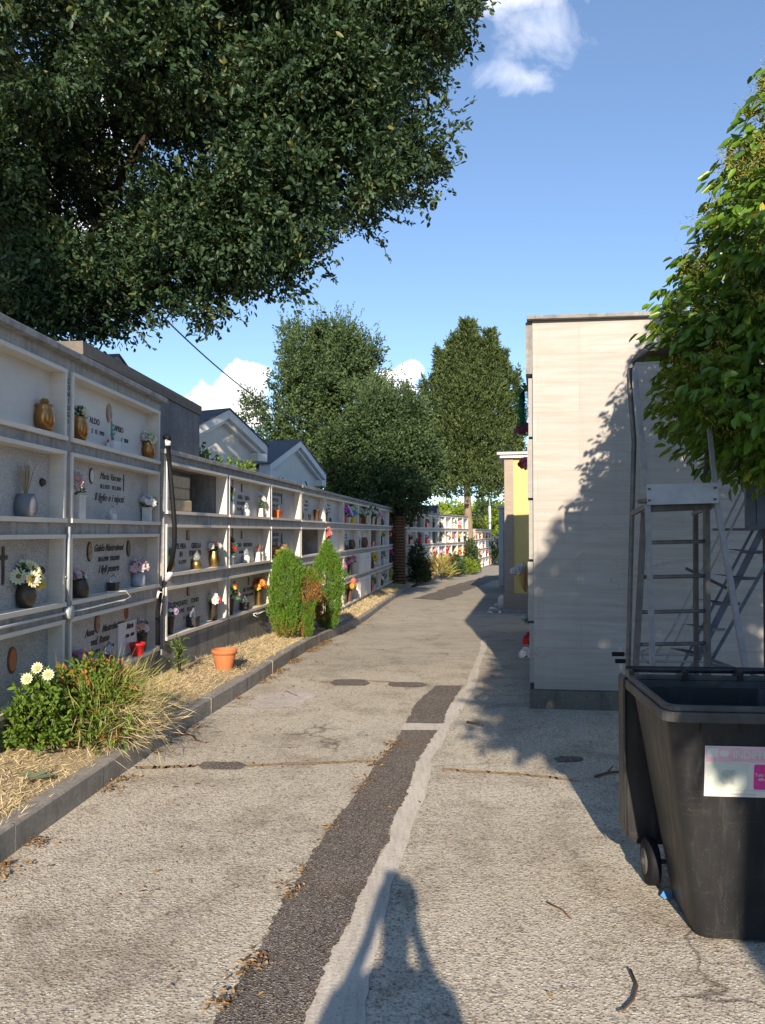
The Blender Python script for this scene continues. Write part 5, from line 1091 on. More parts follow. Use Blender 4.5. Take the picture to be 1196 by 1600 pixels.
# second stair ladder leaning near the wall
t = thing('mobile_staircase', (2.3, 6.2, 0), 0, 'blue-grey steel step stairs with twin handrails parked against the travertine wall', 'ladder'); T0 = t.location
mb = MB(); mb.bar(pr(1175, 735, 6.05), pr(1050, 985, 6.35), .018, .018); mb.bar(pr(1050, 985, 6.35), pr(1020, 1030, 6.4), .016, .016); mb.tube([pr(1022, 1010, 6.4), pr(1003, 1018, 6.4), pr(1004, 1028, 6.4), pr(1014, 1036, 6.4)], .008, 8); mb.build('handrail', MT['alu'], t)
mb = MB(); mb.bar(pr(1188, 735, 5.85), pr(1036, 1042, 6.2), .018, .018); mb.build('handrail', MT['alu'], t)
for (a0, a1, d0, d1, w_) in (((1182, 818), (1042, 1085), 6.2, 6.5, .022), ((1192, 828), (1062, 1085), 5.9, 6.2, .05), ((1232, 820), (1082, 1085), 5.7, 6.0, .026)):
    mb = MB(); mb.bar(pr(*a0, d0), pr(*a1, d1), .022, w_); mb.build('stringer', MT['bluesteel'], t)
for i, (xa, xb, yy) in enumerate([(1166, 1194, 862), (1150, 1176, 903), (1122, 1148, 943), (1103, 1124, 983), (1080, 1106, 1022)]):
    mb = MB(); a = pr(xa, yy, 5.98); b = pr(xb, yy + 1, 5.84); mb.bar(a, b, .12, .022); mb.add([a + Vector((0, 0, 0)), a + Vector((-.10, .18, .02)), b + Vector((-.12, .18, .02)), b], [(0, 1, 2, 3)]); mb.build('tread', MT['bluesteel'], t)
mb = MB(); a = pr(1167, 825, 5.8); mb.box(a.x, a.x + .7, a.y, a.y + .03, a.z, a.z + .42); mb.box(a.x + .075, a.x + .085, a.y - .006, a.y, a.z, a.z + .42); mb.box(a.x - .002, a.x + .09, a.y - .008, a.y - .002, a.z, a.z + .022); mb.box(a.x, a.x + .7, a.y, a.y + .6, a.z - .02, a.z); mb.build('platform_panel', MT['bluesteel'], t)
mb = MB(); mb.bar(pr(1197, 826, 5.8), foot(1197, 5.8), .035, .035); mb.build('post', MT['dsteel'], t)
mb = MB(); mb.bar(pr(1072, 888, 6.3), pr(1136, 919, 5.95), .012, .022); mb.build('brace', MT['dsteel'], t)
mb = MB(); mb.bar(pr(1103, 1028, 5.9), pr(1205, 1065, 5.6), .03, .02); mb.bar(pr(1103, 1036, 5.9), pr(1195, 1062, 5.6), .02, .02); mb.build('base_rail', MT['bluesteel'], t)
for y_, x0_, x1_ in ((1022, 957, 1070), (1033, 962, 1098)):
    mb = MB(); mb.tube([pr(x0_ + 16, y_, 5.6), pr(x1_, y_ + 1, 5.7)], .009, 8); ph = mb.build('push_handle', MT['alu'], t); mb = MB(); mb.tube([pr(x0_, y_, 5.6), pr(x0_ + 18, y_, 5.6)], .016, 10); mb.build('grip', MT['pipe'], ph)
# bring the stairs' feet down to the ground
mb = MB(); mb.bar(pr(1042, 1085, 6.5), foot(1020, 6.6), .022, .022); mb.bar(pr(1062, 1085, 6.2), foot(1040, 6.3), .022, .05); mb.bar(pr(1082, 1085, 6.0), foot(1060, 6.1), .022, .026); mb.build('lower_stringer', MT['bluesteel'], t)

# ------------------------------------------------------------------ things behind the camera that shade the path
t = thing('marble_tomb_block', (1.13, -3.4, 0), 0, 'travertine tomb block standing behind the viewer, right of the path', 'tomb building')
mb = MB(); mb.box(0, 6, -7, 0, .17, 3.62); mb.build('clad_wall', MT['cladding'], t); mb = MB(); mb.box(-.05, 6, -7.05, .05, -.3, .168); mb.build('plinth', MT['plinth'], t); mb = MB(); mb.box(-.06, 6, -7.06, .06, 3.622, 3.66); mb.build('cap_slab', MT['conc_d'], t)
# ------------------------------------------------------------------ trees
def tree(name, label, loc, rz=0, cat='tree', group=None): return thing(name, loc, rz, label, cat, group)
def world_mesh(name, me, parent): o = obj(name, me, parent); o.location = -parent.location; return o
# the big oak over the near wall
t = tree('oak_tree', 'huge dark oak whose leafy boughs overhang the top left of the path', (-5.6, 10.2, 0))
mb = MB(); limb(mb, [(-5.6, 10.2, -.3), (-5.5, 10.1, 1.6), (-5.2, 10.0, 3.2), (-4.9, 9.9, 4.8)], .42, .30, 12)
limb(mb, wobble((-5.0, 10.2, 4.4), (-3.0, 10.4, 6.0), 6, .04), .17, .09); limb(mb, wobble((-3.0, 10.4, 6.0), (-.9, 10.0, 7.2), 6, .06), .09, .02)
limb(mb, wobble((-4.9, 9.9, 4.8), (-4.6, 10.6, 8.6), 6, .05), .17, .05); limb(mb, wobble((-4.9, 10.2, 4.6), (-5.9, 10.0, 6.6), 6, .07), .16, .05); limb(mb, wobble((-3.6, 10.3, 5.5), (-2.0, 10.2, 4.6), 6, .1), .09, .02)
limb(mb, wobble((-4.2, 10.2, 5.0), (-3.0, 10.6, 7.6), 6, .06), .11, .03); limb(mb, wobble((-2.6, 10.2, 6.2), (-1.4, 10.0, 5.4), 5, .1), .04, .012)
world_mesh('trunk', mb.mesh('trunk', MT['bark']), t)
def bl(px, py, d, r, ry=None, rz=None, den=1.0):
    p = P(px, py, d); k = d / FPX; return (p.x, p.y, p.z, r * k, (ry or r) * k, (rz or r) * k, den)
oak = [bl(90, 60, 8.2, 150, 130, 110), bl(260, 80, 8.6, 170, 150, 120, 1), bl(450, 70, 9.0, 150, 140, 120), bl(600, 50, 9.4, 120, 120, 100), bl(690, 20, 9.4, 75, 80, 55),
       bl(60, 250, 9.6, 120, 120, 130, .9), bl(120, 430, 9.8, 140, 110, 85, 1), bl(300, 330, 9.6, 120, 110, 75, .75), bl(290, 415, 9.8, 100, 90, 50, 1), bl(430, 300, 9.4, 140, 130, 150, 1), bl(380, 385, 9.6, 100, 90, 65),
       bl(550, 230, 9.6, 115, 110, 130), bl(555, 325, 9.6, 66, 70, 60), bl(640, 250, 9.8, 55, 60, 60, .6), bl(680, 210, 9.8, 40, 40, 30, .4), bl(500, 130, 9.2, 120, 120, 110),
       bl(325, 480, 9.8, 30, 40, 36, .8), bl(455, 430, 9.7, 36, 40, 30, .8), bl(210, 500, 9.8, 55, 50, 42, .8), bl(60, 470, 9.8, 80, 60, 60, 1.3), bl(20, 380, 10.2, 80, 80, 80, 1.2), bl(170, 470, 9.9, 70, 60, 45, 1.2), bl(360, 425, 9.8, 50, 50, 36, 1),
       bl(200, -120, 9.0, 330, 300, 160, .8), bl(520, -90, 9.4, 220, 220, 110, .8), bl(-180, 100, 9.5, 220, 260, 260, .7)]
S = 15000
c, d = in_blobs(lobes(oak, 5, .34, .74), S, .25, (3.6, -1.1)); S = len(c)
# a thinner far side of the crown
c2, d2 = in_blobs([bl(60, 120, 11.2, 230, 60, 200), bl(330, 60, 11.2, 240, 60, 170), bl(590, 60, 11.2, 120, 50, 120), bl(530, 250, 11.2, 110, 50, 110), bl(110, 380, 11.2, 140, 50, 100), bl(370, 330, 11.2, 130, 50, 80), bl(190, 230, 11.4, 130, 40, 110)], 6500, 0); c = np.concatenate([c, c2]); d = np.concatenate([d, d2]); S = len(c); keep = np.ones(S, bool)
# leave a few windows of sky in the crown
keep = np.ones(S, bool)
for px, py, rad in ((165, 160, .20), (230, 240, .12), (120, 330, .14), (240, 330, .10)):
    q = np.array(P(px, py, 9.4)); dd = c - np.array([0, 0, CAM_H]); q0 = q - np.array([0, 0, CAM_H]); u = q0 / np.linalg.norm(q0); perp = np.linalg.norm(dd - (dd @ u)[:, None] * u, axis=1); keep &= ~((perp < rad) & (rng.random(S) < .86))
c, d = c[keep], d[keep]; S = len(c)
d = norm(d + rng.normal(size=(S, 3)) * .7 + np.array([0, -.2, -.15])); p, a = sprigs(c, d, rng.uniform(.20, .42, S), 15, .85, .035)
clr = np.repeat(rng.normal(0, .24, S), 15); world_mesh('crown', leaf_mesh('crown', p, a, rng.uniform(.045, .115, len(p)), rng.uniform(.024, .052, len(p)), MT['oak'], .2, lv=np.clip(rng.normal(.45, .18, len(p)) + clr, 0, 1)), t)  # random tone per sprig; the paler ones imitate sunlit sprays
# thin twigs visible at the fringe
def fringe(specs, mat, leafm, t, ll=.06, lw=.03):
    C_ = []; D_ = []
    for (x0, y0, x1, y1, d) in specs:
        a = P(x0, y0, d); b = P(x1, y1, d + random.uniform(-.2, .2)); q = wobble(a, b, 5, .12); mb = MB(); mb.tube(q, [.010, .008, .006, .004, .002], 5); world_mesh('twig', mb.mesh('twig', MT['bark']), t)
        for i in range(26): s_ = random.random(); j = min(3, int(s_ * 4)); C_.append(q[j].lerp(q[j + 1], s_ * 4 - j)); D_.append((b - a).normalized() + Vector((random.gauss(0, .8), random.gauss(0, .8), random.gauss(0, .8))))
    world_mesh('fringe_leaves', leaf_mesh('fringe_leaves', np.array(C_), np.array(D_), ll, lw, leafm, .2), t)
fringe([(640, 170, 726, 174, 9.8), (650, 180, 700, 160, 9.8), (660, 250, 706, 215, 9.8), (670, 270, 700, 250, 9.8), (600, 340, 645, 350, 9.8), (590, 370, 612, 408, 9.8), (660, 120, 690, 140, 9.7), (340, 480, 385, 505, 9.8), (310, 480, 345, 528, 9.8), (225, 490, 250, 530, 9.8), (200, 500, 240, 545, 9.8), (430, 440, 420, 470, 9.8), (730, 20, 765, 10, 9.4), (500, 410, 525, 440, 9.7), (90, 470, 110, 545, 9.9)], MT['bark'], MT['oak'], t)

def round_tree(name, label, blobs, S, nl, sl, ll, lw, mat, trunk, bark='bark', dirbias=(0, 0, .3), shell=.35, spread=.9, group=None, m2=None, clump=(1.5, -1.0), shoots=90):
    global rng
    rng = np.random.default_rng(len(label) * 13 + S)
    base = trunk[0][0]; t = tree(name, label, (base[0], base[1], gz(base[1])), group=group)
    mb = MB()
    for pts in trunk: limb(mb, [p[:3] for p in pts], pts[0][3], pts[-1][3], 10)
    world_mesh('trunk', mb.mesh('trunk', MT[bark]), t)
    c, d = in_blobs(lobes(blobs), int(S * 1.15), shell, clump); S = len(c); d = norm(d + rng.normal(size=(S, 3)) * .6 + np.array(dirbias)); p, a = sprigs(c, d, rng.uniform(sl * .6, sl * 1.3, S), nl, spread, sl * .10)
    cl_ = np.repeat(rng.normal(0, .16, S), nl); world_mesh('crown', leaf_mesh('crown', p, a, rng.uniform(ll * .7, ll * 1.25, len(p)), rng.uniform(lw * .7, lw * 1.25, len(p)), MT[mat], .2, lv=np.clip(rng.normal(.45, .16, len(p)) + cl_, 0, 1)), t)
    if shoots:
        i_ = np.argsort(-(c[:, 2] + rng.normal(0, 1.2, S)))[:shoots]; c2 = c[i_]; d2 = norm(d[i_] * .5 + np.array([0, 0, .9]) + rng.normal(size=(shoots, 3)) * .25); p, a = sprigs(c2, d2, rng.uniform(.6, 1.5, shoots) * sl * 1.8, 26, .6, .03)
        world_mesh('shoots', leaf_mesh('shoots', p, a, rng.uniform(ll * .6, ll, len(p)), rng.uniform(lw * .5, lw * .8, len(p)), MT[mat], .2, lv=np.clip(rng.normal(.6, .16, len(p)), 0, 1)), t)
    return t
# tall tree beyond the wall, with an open upper crown
D1 = 34
tr0 = P(545, 800, D1)
bA = [bl(480, 670, D1, 62, 60, 66), bl(560, 650, D1, 62, 60, 60), bl(485, 600, D1, 40, 40, 38, .9), bl(560, 740, D1, 110, 90, 80), bl(398, 655, D1, 22, 26, 26, .7), bl(425, 690, D1, 34, 36, 34, .7), bl(620, 690, D1, 55, 50, 50), bl(600, 612, D1, 30, 30, 22, .6),
      bl(650, 640, D1, 22, 24, 24, .5), bl(440, 620, D1, 16, 20, 22, .7), bl(520, 590, D1 + 1, 52, 50, 46, 1), bl(470, 570, D1 + 1, 34, 36, 36, .9), bl(545, 560, D1 + 1, 32, 36, 30, .9)]
round_tree('evergreen_tree', 'broad dark evergreen tree rising behind the middle of the niche walls', bA, 6400, 16, .58, .14, .075, 'holm', [[(tr0.x, D1, -.6, .4), (tr0.x, D1, 4.0, .25)], [(tr0.x, D1, 3.5, .25), (tr0.x + 1, D1, 7, .08)], [(tr0.x, D1, 3.5, .25), (tr0.x - 1.5, D1, 7, .08)]])
bB = [bl(480, 540, D1 + 3, 42, 40, 28, 1), bl(530, 530, D1 + 3, 40, 40, 25, 1), bl(560, 555, D1 + 3, 34, 40, 24, 1), bl(500, 575, D1 + 3, 50, 40, 24, .9), bl(455, 520, D1 + 3, 14, 20, 10), bl(545, 590, D1 + 3, 40, 40, 30)]
q0 = P(515, 620, D1 + 3)
round_tree('slender_tree', 'tall loose-crowned tree whose airy top rises above the dark evergreen', bB, 1000, 15, .5, .14, .075, 'holm', [[(q0.x, D1 + 3, -.6, .3), (q0.x, D1 + 3, q0.z, .14)], [(q0.x, D1 + 3, q0.z, .12), (q0.x + .3, D1 + 3, q0.z + 2.6, .03)], [(q0.x, D1 + 3, q0.z, .1), (q0.x - 1.0, D1 + 3, q0.z + 2.2, .03)], [(q0.x, D1 + 3, q0.z, .1), (q0.x + 1.2, D1 + 3, q0.z + 2.0, .03)]])
# tree with the slanting-barked trunk standing before the walls
D2 = 27.6; tb = P(624, 912, D2); tc = P(620, 800, D2)
bC = [bl(618, 715, D2, 52, 50, 56), bl(565, 745, D2, 50, 50, 42), bl(610, 772, D2, 52, 50, 30), bl(572, 690, D2, 38, 40, 44), bl(655, 735, D2, 26, 30, 40, .9), bl(640, 665, D2, 20, 26, 34, .8), bl(525, 715, D2, 24, 30, 34, .8), bl(595, 650, D2, 18, 24, 34, .8)]
t = round_tree('ivy_trunk_tree', 'dark bushy tree with a straight brown ivy-ridged trunk in front of the niche walls', bC, 6000, 15, .46, .12, .062, 'holm2', [[(tb.x, D2, -.6, .24), (tb.x + .02, D2, 1.2, .20), (tb.x - .05, D2, 3.0, .18)], [(tb.x, D2, 3.0, .09), (tb.x - .7, D2, 4.5, .04)]], 'bark')
mb = MB()
for i in range(24): z = -.3 + i * .105; mb.lathe([(.19, z), (.245, z + .03), (.235, z + .085), (.19, z + .10)], (tb.x, D2, 0), 12)
MT['ridge'] = m_bark('ridged_brown_bark', (.26, .16, .09)); world_mesh('bark_ridges', mb.mesh('bark_ridges', MT['ridge']), t)
# cypress with a bare lower trunk
D3 = 40; tb = P(735, 891, D3); k3 = D3 / FPX
t = tree('cypress_tree', 'tall many-pointed cypress with a bare pale trunk at the bend of the path', (tb.x, D3, gz(D3)))
mb = MB(); limb(mb, [(tb.x, D3, -1), (tb.x - .05, D3, 1), (tb.x - .15, D3, 4), (tb.x - .2, D3, 9)], .30, .10, 12)
for s_ in (-1, 1): limb(mb, wobble((tb.x - .15, D3, 4.0), (tb.x - .15 + s_ * 1.4, D3, 5.8), 5, .05), .12, .05)
world_mesh('trunk', mb.mesh('trunk', MT['bark_l']), t)
C_, D_ = [], []
for (ax_, ay_, bx_, by_, r0, r1, n_) in [(735, 775, 731, 508, 46, 1, 1500), (762, 760, 766, 524, 36, 1, 900), (708, 760, 692, 552, 34, 1, 800), (785, 745, 800, 586, 24, 1, 420), (682, 735, 670, 596, 20, 1, 320), (748, 740, 750, 545, 26, 1, 420), (715, 740, 711, 530, 26, 1, 500), (775, 730, 784, 556, 22, 1, 400), (725, 775, 724, 560, 44, 1, 500), (800, 740, 811, 640, 16, 1, 160), (668, 730, 658, 660, 12, 1, 100), (740, 780, 740, 720, 60, 30, 350)]:
    f_ = rng.random(n_) ** .9; r_ = (r1 + (r0 - r1) * (1 - f_ ** 1.35)) * (1 + .15 * np.sin(f_ * 23 + ax_)) * k3 * np.sqrt(rng.uniform(.25, 1, n_)); an = rng.uniform(0, 6.283, n_)
    a_ = np.array(P(ax_, ay_, D3)); b_ = np.array(P(bx_, by_, D3)); cen = a_ + (b_ - a_) * f_[:, None]; o_ = np.stack([np.cos(an) * r_, np.sin(an) * r_, np.zeros(n_)], 1); C_.append(cen + o_); D_.append(norm(o_ + np.array([0, 0, 1.0]) * r_[:, None] * rng.uniform(.3, 1.6, n_)[:, None]))
c = np.concatenate(C_); d = np.concatenate(D_); S = len(c); p, a = sprigs(c, d, rng.uniform(.28, .55, S), 15, .5, .045); cl_ = np.repeat(rng.normal(0, .18, S), 15)
world_mesh('crown', leaf_mesh('crown', p, a, rng.uniform(.12, .24, len(p)), rng.uniform(.045, .085, len(p)), MT['cyp'], .2, lv=np.clip(rng.normal(.42, .16, len(p)) + cl_, 0, 1)), t)
# sunlit trees far away
for i, (px, py, d, r, rz_, lab) in enumerate([(700, 826, 78, 36, 24, 'bright yellow-green tree far off, left of the cypress trunk'), (765, 832, 80, 34, 40, 'bright yellow-green tree far off, right of the cypress trunk behind the pole'), (735, 830, 95, 40, 30, 'sunlit green tree in the gap beyond the cypress trunk'), (800, 838, 84, 32, 30, 'sunlit green tree partly hidden by the yellow chapel'), (655, 838, 85, 40, 22, 'sunlit green tree showing above the distant gables')]):
    q = P(px, py, d); round_tree('far_tree', lab, [bl(px, py, d, r, r, rz_), bl(px - r * .5, py + 10, d, r * .7, r * .7, rz_ * .7), bl(px + r * .5, py + 12, d, r * .7, r * .7, rz_ * .7)], 700, 10, 1.1, .42, .25, 'far', [[(q.x, d, -2.2, .3), (q.x, d, q.z, .12)]], shoots=0, group='sunlit trees at the end of the path')
q = P(755, 785, 70); round_tree('far_tree', 'thin pale tree top beside the white pole', [bl(755, 782, 70, 14, 14, 16, 1), bl(748, 800, 70, 10, 10, 10)], 60, 12, .7, .3, .14, 'holm', [[(q.x, 70, -2, .15), (q.x, 70, q.z + .5, .04)]], shoots=0, group='sunlit trees at the end of the path')
# pole
q = P(766, 835, 58); mb = MB(); mb.tube([(q.x, 58, gz(58) - .3), (q.x - .02, 58, 3.6)], .09, 10); t = thing('pole', (0, 0, 0), 0, 'slim white pole standing before the far bright trees', 'pole'); mb.build('shaft', MT['whitepot'], t); mb = MB(); mb.tube([(q.x - .02, 58, 3.6), (q.x - .05, 58, 4.2), (q.x - .5, 57.8, 4.5)], .05, 8); mb.build('arm', MT['conduit'], t)

# overhead wire
mb = MB(); a = P(215, 455, 10.0); b = P(515, 662, 26.5); pts = []
for i in range(40):
    u = i / 39; q = a.lerp(b, u); q.z -= .55 * 4 * u * (1 - u); pts.append(q)
mb.tube(pts, .012, 6); tag(mb.build('overhead_wire', MT['wire']), 'dark twisted wire sagging from the oak to the evergreen tree', 'wire')

# ------------------------------------------------------------------ broadleaf tree on the right
def privet(label, x, y, prof, S, zc, flowers=True, lfac=1.0, seed=1):
    t = tree('privet_tree', label, (x, y, 0)); mb = MB(); limb(mb, [(x, y, -.1), (x + .03, y, 1.2), (x - .02, y + .03, 2.6), (x, y, prof[-1][0])], .07, .015, 10)
    for i in range(16):
        z0 = random.uniform(prof[0][0] * .85, prof[-1][0] - .8); an = random.uniform(0, 6.28); rr_ = np.interp(z0 + .5, [q[0] for q in prof], [q[1] for q in prof]) * .85
        limb(mb, wobble((x, y, z0), (x + math.cos(an) * rr_, y + math.sin(an) * rr_, z0 + .55), 5, .08), .022, .005, 6)
    world_mesh('trunk', mb.mesh('trunk', MT['bark']), t)
    zs = np.array([q[0] for q in prof]); rs = np.array([q[1] for q in prof]); z = rng.uniform(zs[0], zs[-1], S * 4); rmax = np.interp(z, zs, rs); k = rng.random(S * 4) < (rmax / rs.max()) ** 1.5; z = z[k][:S]; rmax = rmax[k][:S]; S = len(z)
    an = rng.uniform(0, 6.283, S); r = rmax * (rng.uniform(.12, 1, S) ** .5) * (1 + .12 * np.sin(an * 5 + z * 6)); c = np.stack([x + np.cos(an) * r, y + np.sin(an) * r, z], 1)
    d = np.stack([np.cos(an), np.sin(an), rng.normal(.15, .3, S)], 1) + rng.normal(size=(S, 3)) * .35
    nl = 8; p, a = sprigs(c, d, rng.uniform(.14, .26, S), nl, .75, .012); a = norm(a) + np.array([0, 0, -.95]); n_ = len(p); side = np.repeat(norm(d), nl, 0)
    world_mesh('crown', leaf_mesh('crown', p, a, rng.uniform(.065, .115, n_) * lfac, rng.uniform(.030, .048, n_) * lfac, MT['glossy'], .30, nrm=side + rng.normal(size=(n_, 3)) * .5, lv=np.clip(rng.normal(.42, .2, n_) + np.repeat(rng.normal(0, .1, S), nl), 0, 1)), t)
    if flowers:
        F = 360; z = zs[0] + .2 + (zs[-1] - zs[0]) * rng.random(F); rmax = np.interp(z, zs, rs); an = rng.uniform(0, 6.283, F); an[:F // 3] = rng.uniform(2.4, 4.2, F // 3); e = np.stack([np.cos(an), np.sin(an), rng.uniform(.3, .9, F)], 1)
        c = np.stack([x + np.cos(an) * rmax * rng.uniform(.85, 1.06, F), y + np.sin(an) * rmax * rng.uniform(.85, 1.06, F), z], 1)
        pts = c[:, None, :] + norm(e)[:, None, :] * rng.uniform(0, .17, (F, 70))[:, :, None] + rng.normal(size=(F, 70, 3)) * .028
        pts = pts.reshape(-1, 3); n_ = len(pts); world_mesh('flower_panicles', leaf_mesh('flower_panicles', pts, rng.normal(size=(n_, 3)) + np.repeat(e, 70, 0), rng.uniform(.014, .034, n_), .0045, MT['panicle'], .2, lv=np.clip(rng.normal(.5, .2, n_), 0, 1)), t)
    return t
privet('glossy broad-leaved tree in bloom leaning over the ladder at the right edge', 2.78, 4.75, [(1.98, .40), (2.1, .68), (2.4, .88), (2.65, .92), (2.95, .86), (3.3, .74), (3.7, .60), (4.0, .46), (4.3, .33), (4.6, .20), (4.9, .06)], 2500, 3)
privet('broad-leaved tree standing behind the viewer on the right', 1.95, -1.2, [(2.75, .9), (3.0, 1.35), (3.4, 1.30), (3.9, 1.12), (4.4, .90), (5.0, .60), (5.6, .15)], 2600, 3, False, 1.3)

# unseen oak added behind the viewer to shade the visible oak's lower boughs
t = tree('oak_tree', 'large unseen oak added behind the viewer to shade the leafy boughs', (-6.5, -7, 0))
mb = MB(); limb(mb, [(-6.5, -7, -.3), (-6.4, -7, 3), (-6.0, -7, 6.5)], .42, .28, 10)
for e_ in ((-5.0, -6.5, 9.5), (-6, -6, 8.8), (-7.5, -7.5, 10.5), (-5, -6, 11)): limb(mb, wobble((-6.0, -7, 6.3), e_, 6, .07), .2, .04)
world_mesh('trunk', mb.mesh('trunk', MT['bark']), t)
c, d = in_blobs([(-6.6, -6.5, 10, 2.6, 2.4, 2.3), (-5.2, -6.4, 9.6, 1.6, 1.8, 1.6), (-8.6, -7, 10, 3, 2.5, 2.2)], 3000, .2, (1.6, -.8)); S = len(c); d = norm(d + rng.normal(size=(S, 3)) * .7); p, a = sprigs(c, d, rng.uniform(.3, .6, S), 13, .85, .05)
world_mesh('crown', leaf_mesh('crown', p, a, rng.uniform(.10, .16, len(p)), rng.uniform(.06, .09, len(p)), MT['oak'], .2), t)

# ------------------------------------------------------------------ small conifers, bushes, pots on the strip
def small_conifer(px, ptop, pbase, d, rpx, label, mat='thuja', mat2=None, split=None, tiers=1.0, name='thuja', prof=None, n=1300):
    b = P(px, pbase, d); tp = P(px, ptop, d); zb = strip_z(b.x, d); H = tp.z - zb; r0 = rpx * d / FPX; t = tree(name, label, (b.x, d, zb), group='small conifers planted in the strip')
    mb = MB(); limb(mb, [(0, 0, -.05), (0, 0, H * .6)], .025, .01, 7); mb.build('trunk', MT['bark'], t)
    prof = prof or [(0, .35), (.12, .7), (.35, 1), (.6, .95), (.8, .62), (.93, .28), (1, .05)]
    f = rng.uniform(.04, 1, n); rm = np.interp(f, [q[0] for q in prof], [q[1] for q in prof]) * r0; an = rng.uniform(0, 6.283, n); r = rm * rng.uniform(.35, 1, n) ** .6 * (1 + .24 * np.sin(an * 3 + f * 9) * np.sin(f * 17 + an * 2) + .10 * np.sin(an * 7)); c = np.stack([np.cos(an) * r, np.sin(an) * r, f * H - .03], 1)
    d_ = np.stack([np.cos(an) * .45, np.sin(an) * .45, np.ones(n)], 1); nl = 12; p, a = sprigs(c, d_, rng.uniform(.06, .12, n), nl, .42, .007); N_ = len(p)
    m2 = None
    if mat2: ff = np.repeat(f, nl); m2 = (split(ff, np.repeat(an, nl)) > rng.random(N_)) 
    o = obj('crown', leaf_mesh('crown', p, a, rng.uniform(.018, .038, N_), rng.uniform(.006, .011, N_), MT[mat], .2, lv=np.clip(rng.normal(.45, .2, N_) + np.repeat(rng.normal(0, .12, n), nl), 0, 1), mat2=MT[mat2] if mat2 else None, m2=m2), t); return t
small_conifer(446, 864, 985, 11.4, 23, 'left bright green columnar conifer of the clump', mat2='thujab', split=lambda f, an: np.clip((.25 - f) * 2.2, 0, .6), prof=[(0, .5), (.15, .85), (.4, 1), (.7, 1), (.86, .8), (.95, .45), (1, .1)], n=1900)
small_conifer(511, 850, 972, 13.2, 29, 'right bright green conifer of the clump, the widest and most pointed', mat2='thujab', split=lambda f, an: np.where((f > .12) & (f < .42) & (np.cos(an - 3.6) > .35), .7, .0), prof=[(0, .25), (.12, .55), (.3, .8), (.45, 1.0), (.62, .92), (.8, .52), (.92, .22), (1, .04)], n=2500)
small_conifer(479, 893, 990, 11.6, 18, 'half-withered rusty brown conifer between two green ones', 'thujab', 'thuja', lambda f, an: np.where(f > .84, .75, np.where((f < .55) & (np.cos(an + .6) > 0), .9, .12)), prof=[(0, .25), (.2, .45), (.42, .6), (.55, .95), (.8, 1), (.93, .7), (1, .2)], n=1500)
# low dark edging around the conifers
mb = MB(); e0 = G(432, 978, .16); e1 = G(478, 984, .16); e2 = G(516, 962, .16)
for a, b in ((e0, e1), (e1, e2)): mb.bar(a + Vector((0, 0, .09)), b + Vector((0, 0, .09)), .02, .05); mb.bar(a, a + Vector((0, 0, .12)), .025); mb.bar(b, b + Vector((0, 0, .12)), .025)
tag(mb.build('bed_edging', MT['pipe']), 'low black rail edging round the conifer clump', 'edging')

def shrub(name, label, cx, cy, r, h, S, nl, sl, ll, lw, mat, group=None, loc=None, spread=.9, up=.5, mat2=None, f2=.2, squash=1):
    zb = strip_z(cx, cy); t = thing(name, (cx, cy, zb), 0, label, 'shrub' if 'shrub' in name or 'bush' in name else 'plant', group)
    mb = MB()
    for i in range(7): an = random.uniform(0, 6.28); mb.tube([(0, 0, -.03), (math.cos(an) * r * .3, math.sin(an) * r * .3, h * .4), (math.cos(an) * r * .6, math.sin(an) * r * .6, h * .8)], [.01, .007, .003], 5)
    mb.build('stems', MT['bark'], t)
    v_ = norm(rng.normal(size=(S, 3))); v_[:, 2] = np.abs(v_[:, 2]); rad = rng.uniform(.2, 1, S) ** .5; c = v_ * rad[:, None] * np.array([r * squash, r, h * .92]); c[:, 2] += .02; p, a = sprigs(c, v_ + rng.normal(size=(S, 3)) * .4 + np.array([0, 0, up]), rng.uniform(sl * .7, sl * 1.2, S), nl, spread, .008); N_ = len(p); m2 = rng.random(N_) < f2 if mat2 else None
    if mat2: m2 = np.repeat(rng.random(S) < f2, nl)
    obj('foliage', leaf_mesh('foliage', p, a, rng.uniform(ll * .7, ll * 1.2, N_), rng.uniform(lw * .7, lw * 1.2, N_), MT[mat], .25, mat2=MT[mat2] if mat2 else None, m2=m2), t); return t
t = shrub('flowering_bush', 'leafy green and rusty bush mixed with long golden grass beside the near wall', -2.10, 5.55, .34, .55, 800, 9, .10, .042, .018, 'bush', mat2='bushr', f2=.16)
# grasses of the bush
n = 3200; an = rng.uniform(0, 6.283, n); r = np.abs(rng.normal(0, .16, n)); p = np.stack([.12 + np.cos(an) * r, .10 + np.sin(an) * r * 1.5, rng.uniform(0, .44, n)], 1); a = np.stack([np.cos(an) * .6 + .12 + rng.normal(0, .3, n), np.sin(an) * .6 - .05 + rng.normal(0, .3, n), rng.uniform(-.1, 1.2, n)], 1)
obj('grass_blades', leaf_mesh('grass_blades', p, a, rng.uniform(.08, .22, n), .0032, MT['gstraw'], .1, lv=rng.random(n)), t)
n = 1800; an = rng.uniform(0, 6.283, n); r = np.abs(rng.normal(.12, .14, n)); p = np.stack([.26 + np.cos(an) * r, .05 + np.sin(an) * r * 1.6, rng.uniform(.02, .28, n)], 1); a = np.stack([np.cos(an) * .5 + .5 + rng.normal(0, .3, n), np.sin(an) * .6 + rng.normal(0, .4, n), rng.uniform(-.75, .6, n)], 1)
obj('grass_blades', leaf_mesh('grass_blades', p, a, rng.uniform(.06, .17, n), .003, MT['straw'], .1, lv=rng.random(n)), t)
t = shrub('flower_plant', 'leafy plant with pale yellow daisies at the far left edge below the niches', -2.30, 5.12, .15, .52, 210, 8, .09, .045, .02, 'bush')
mb = MB()
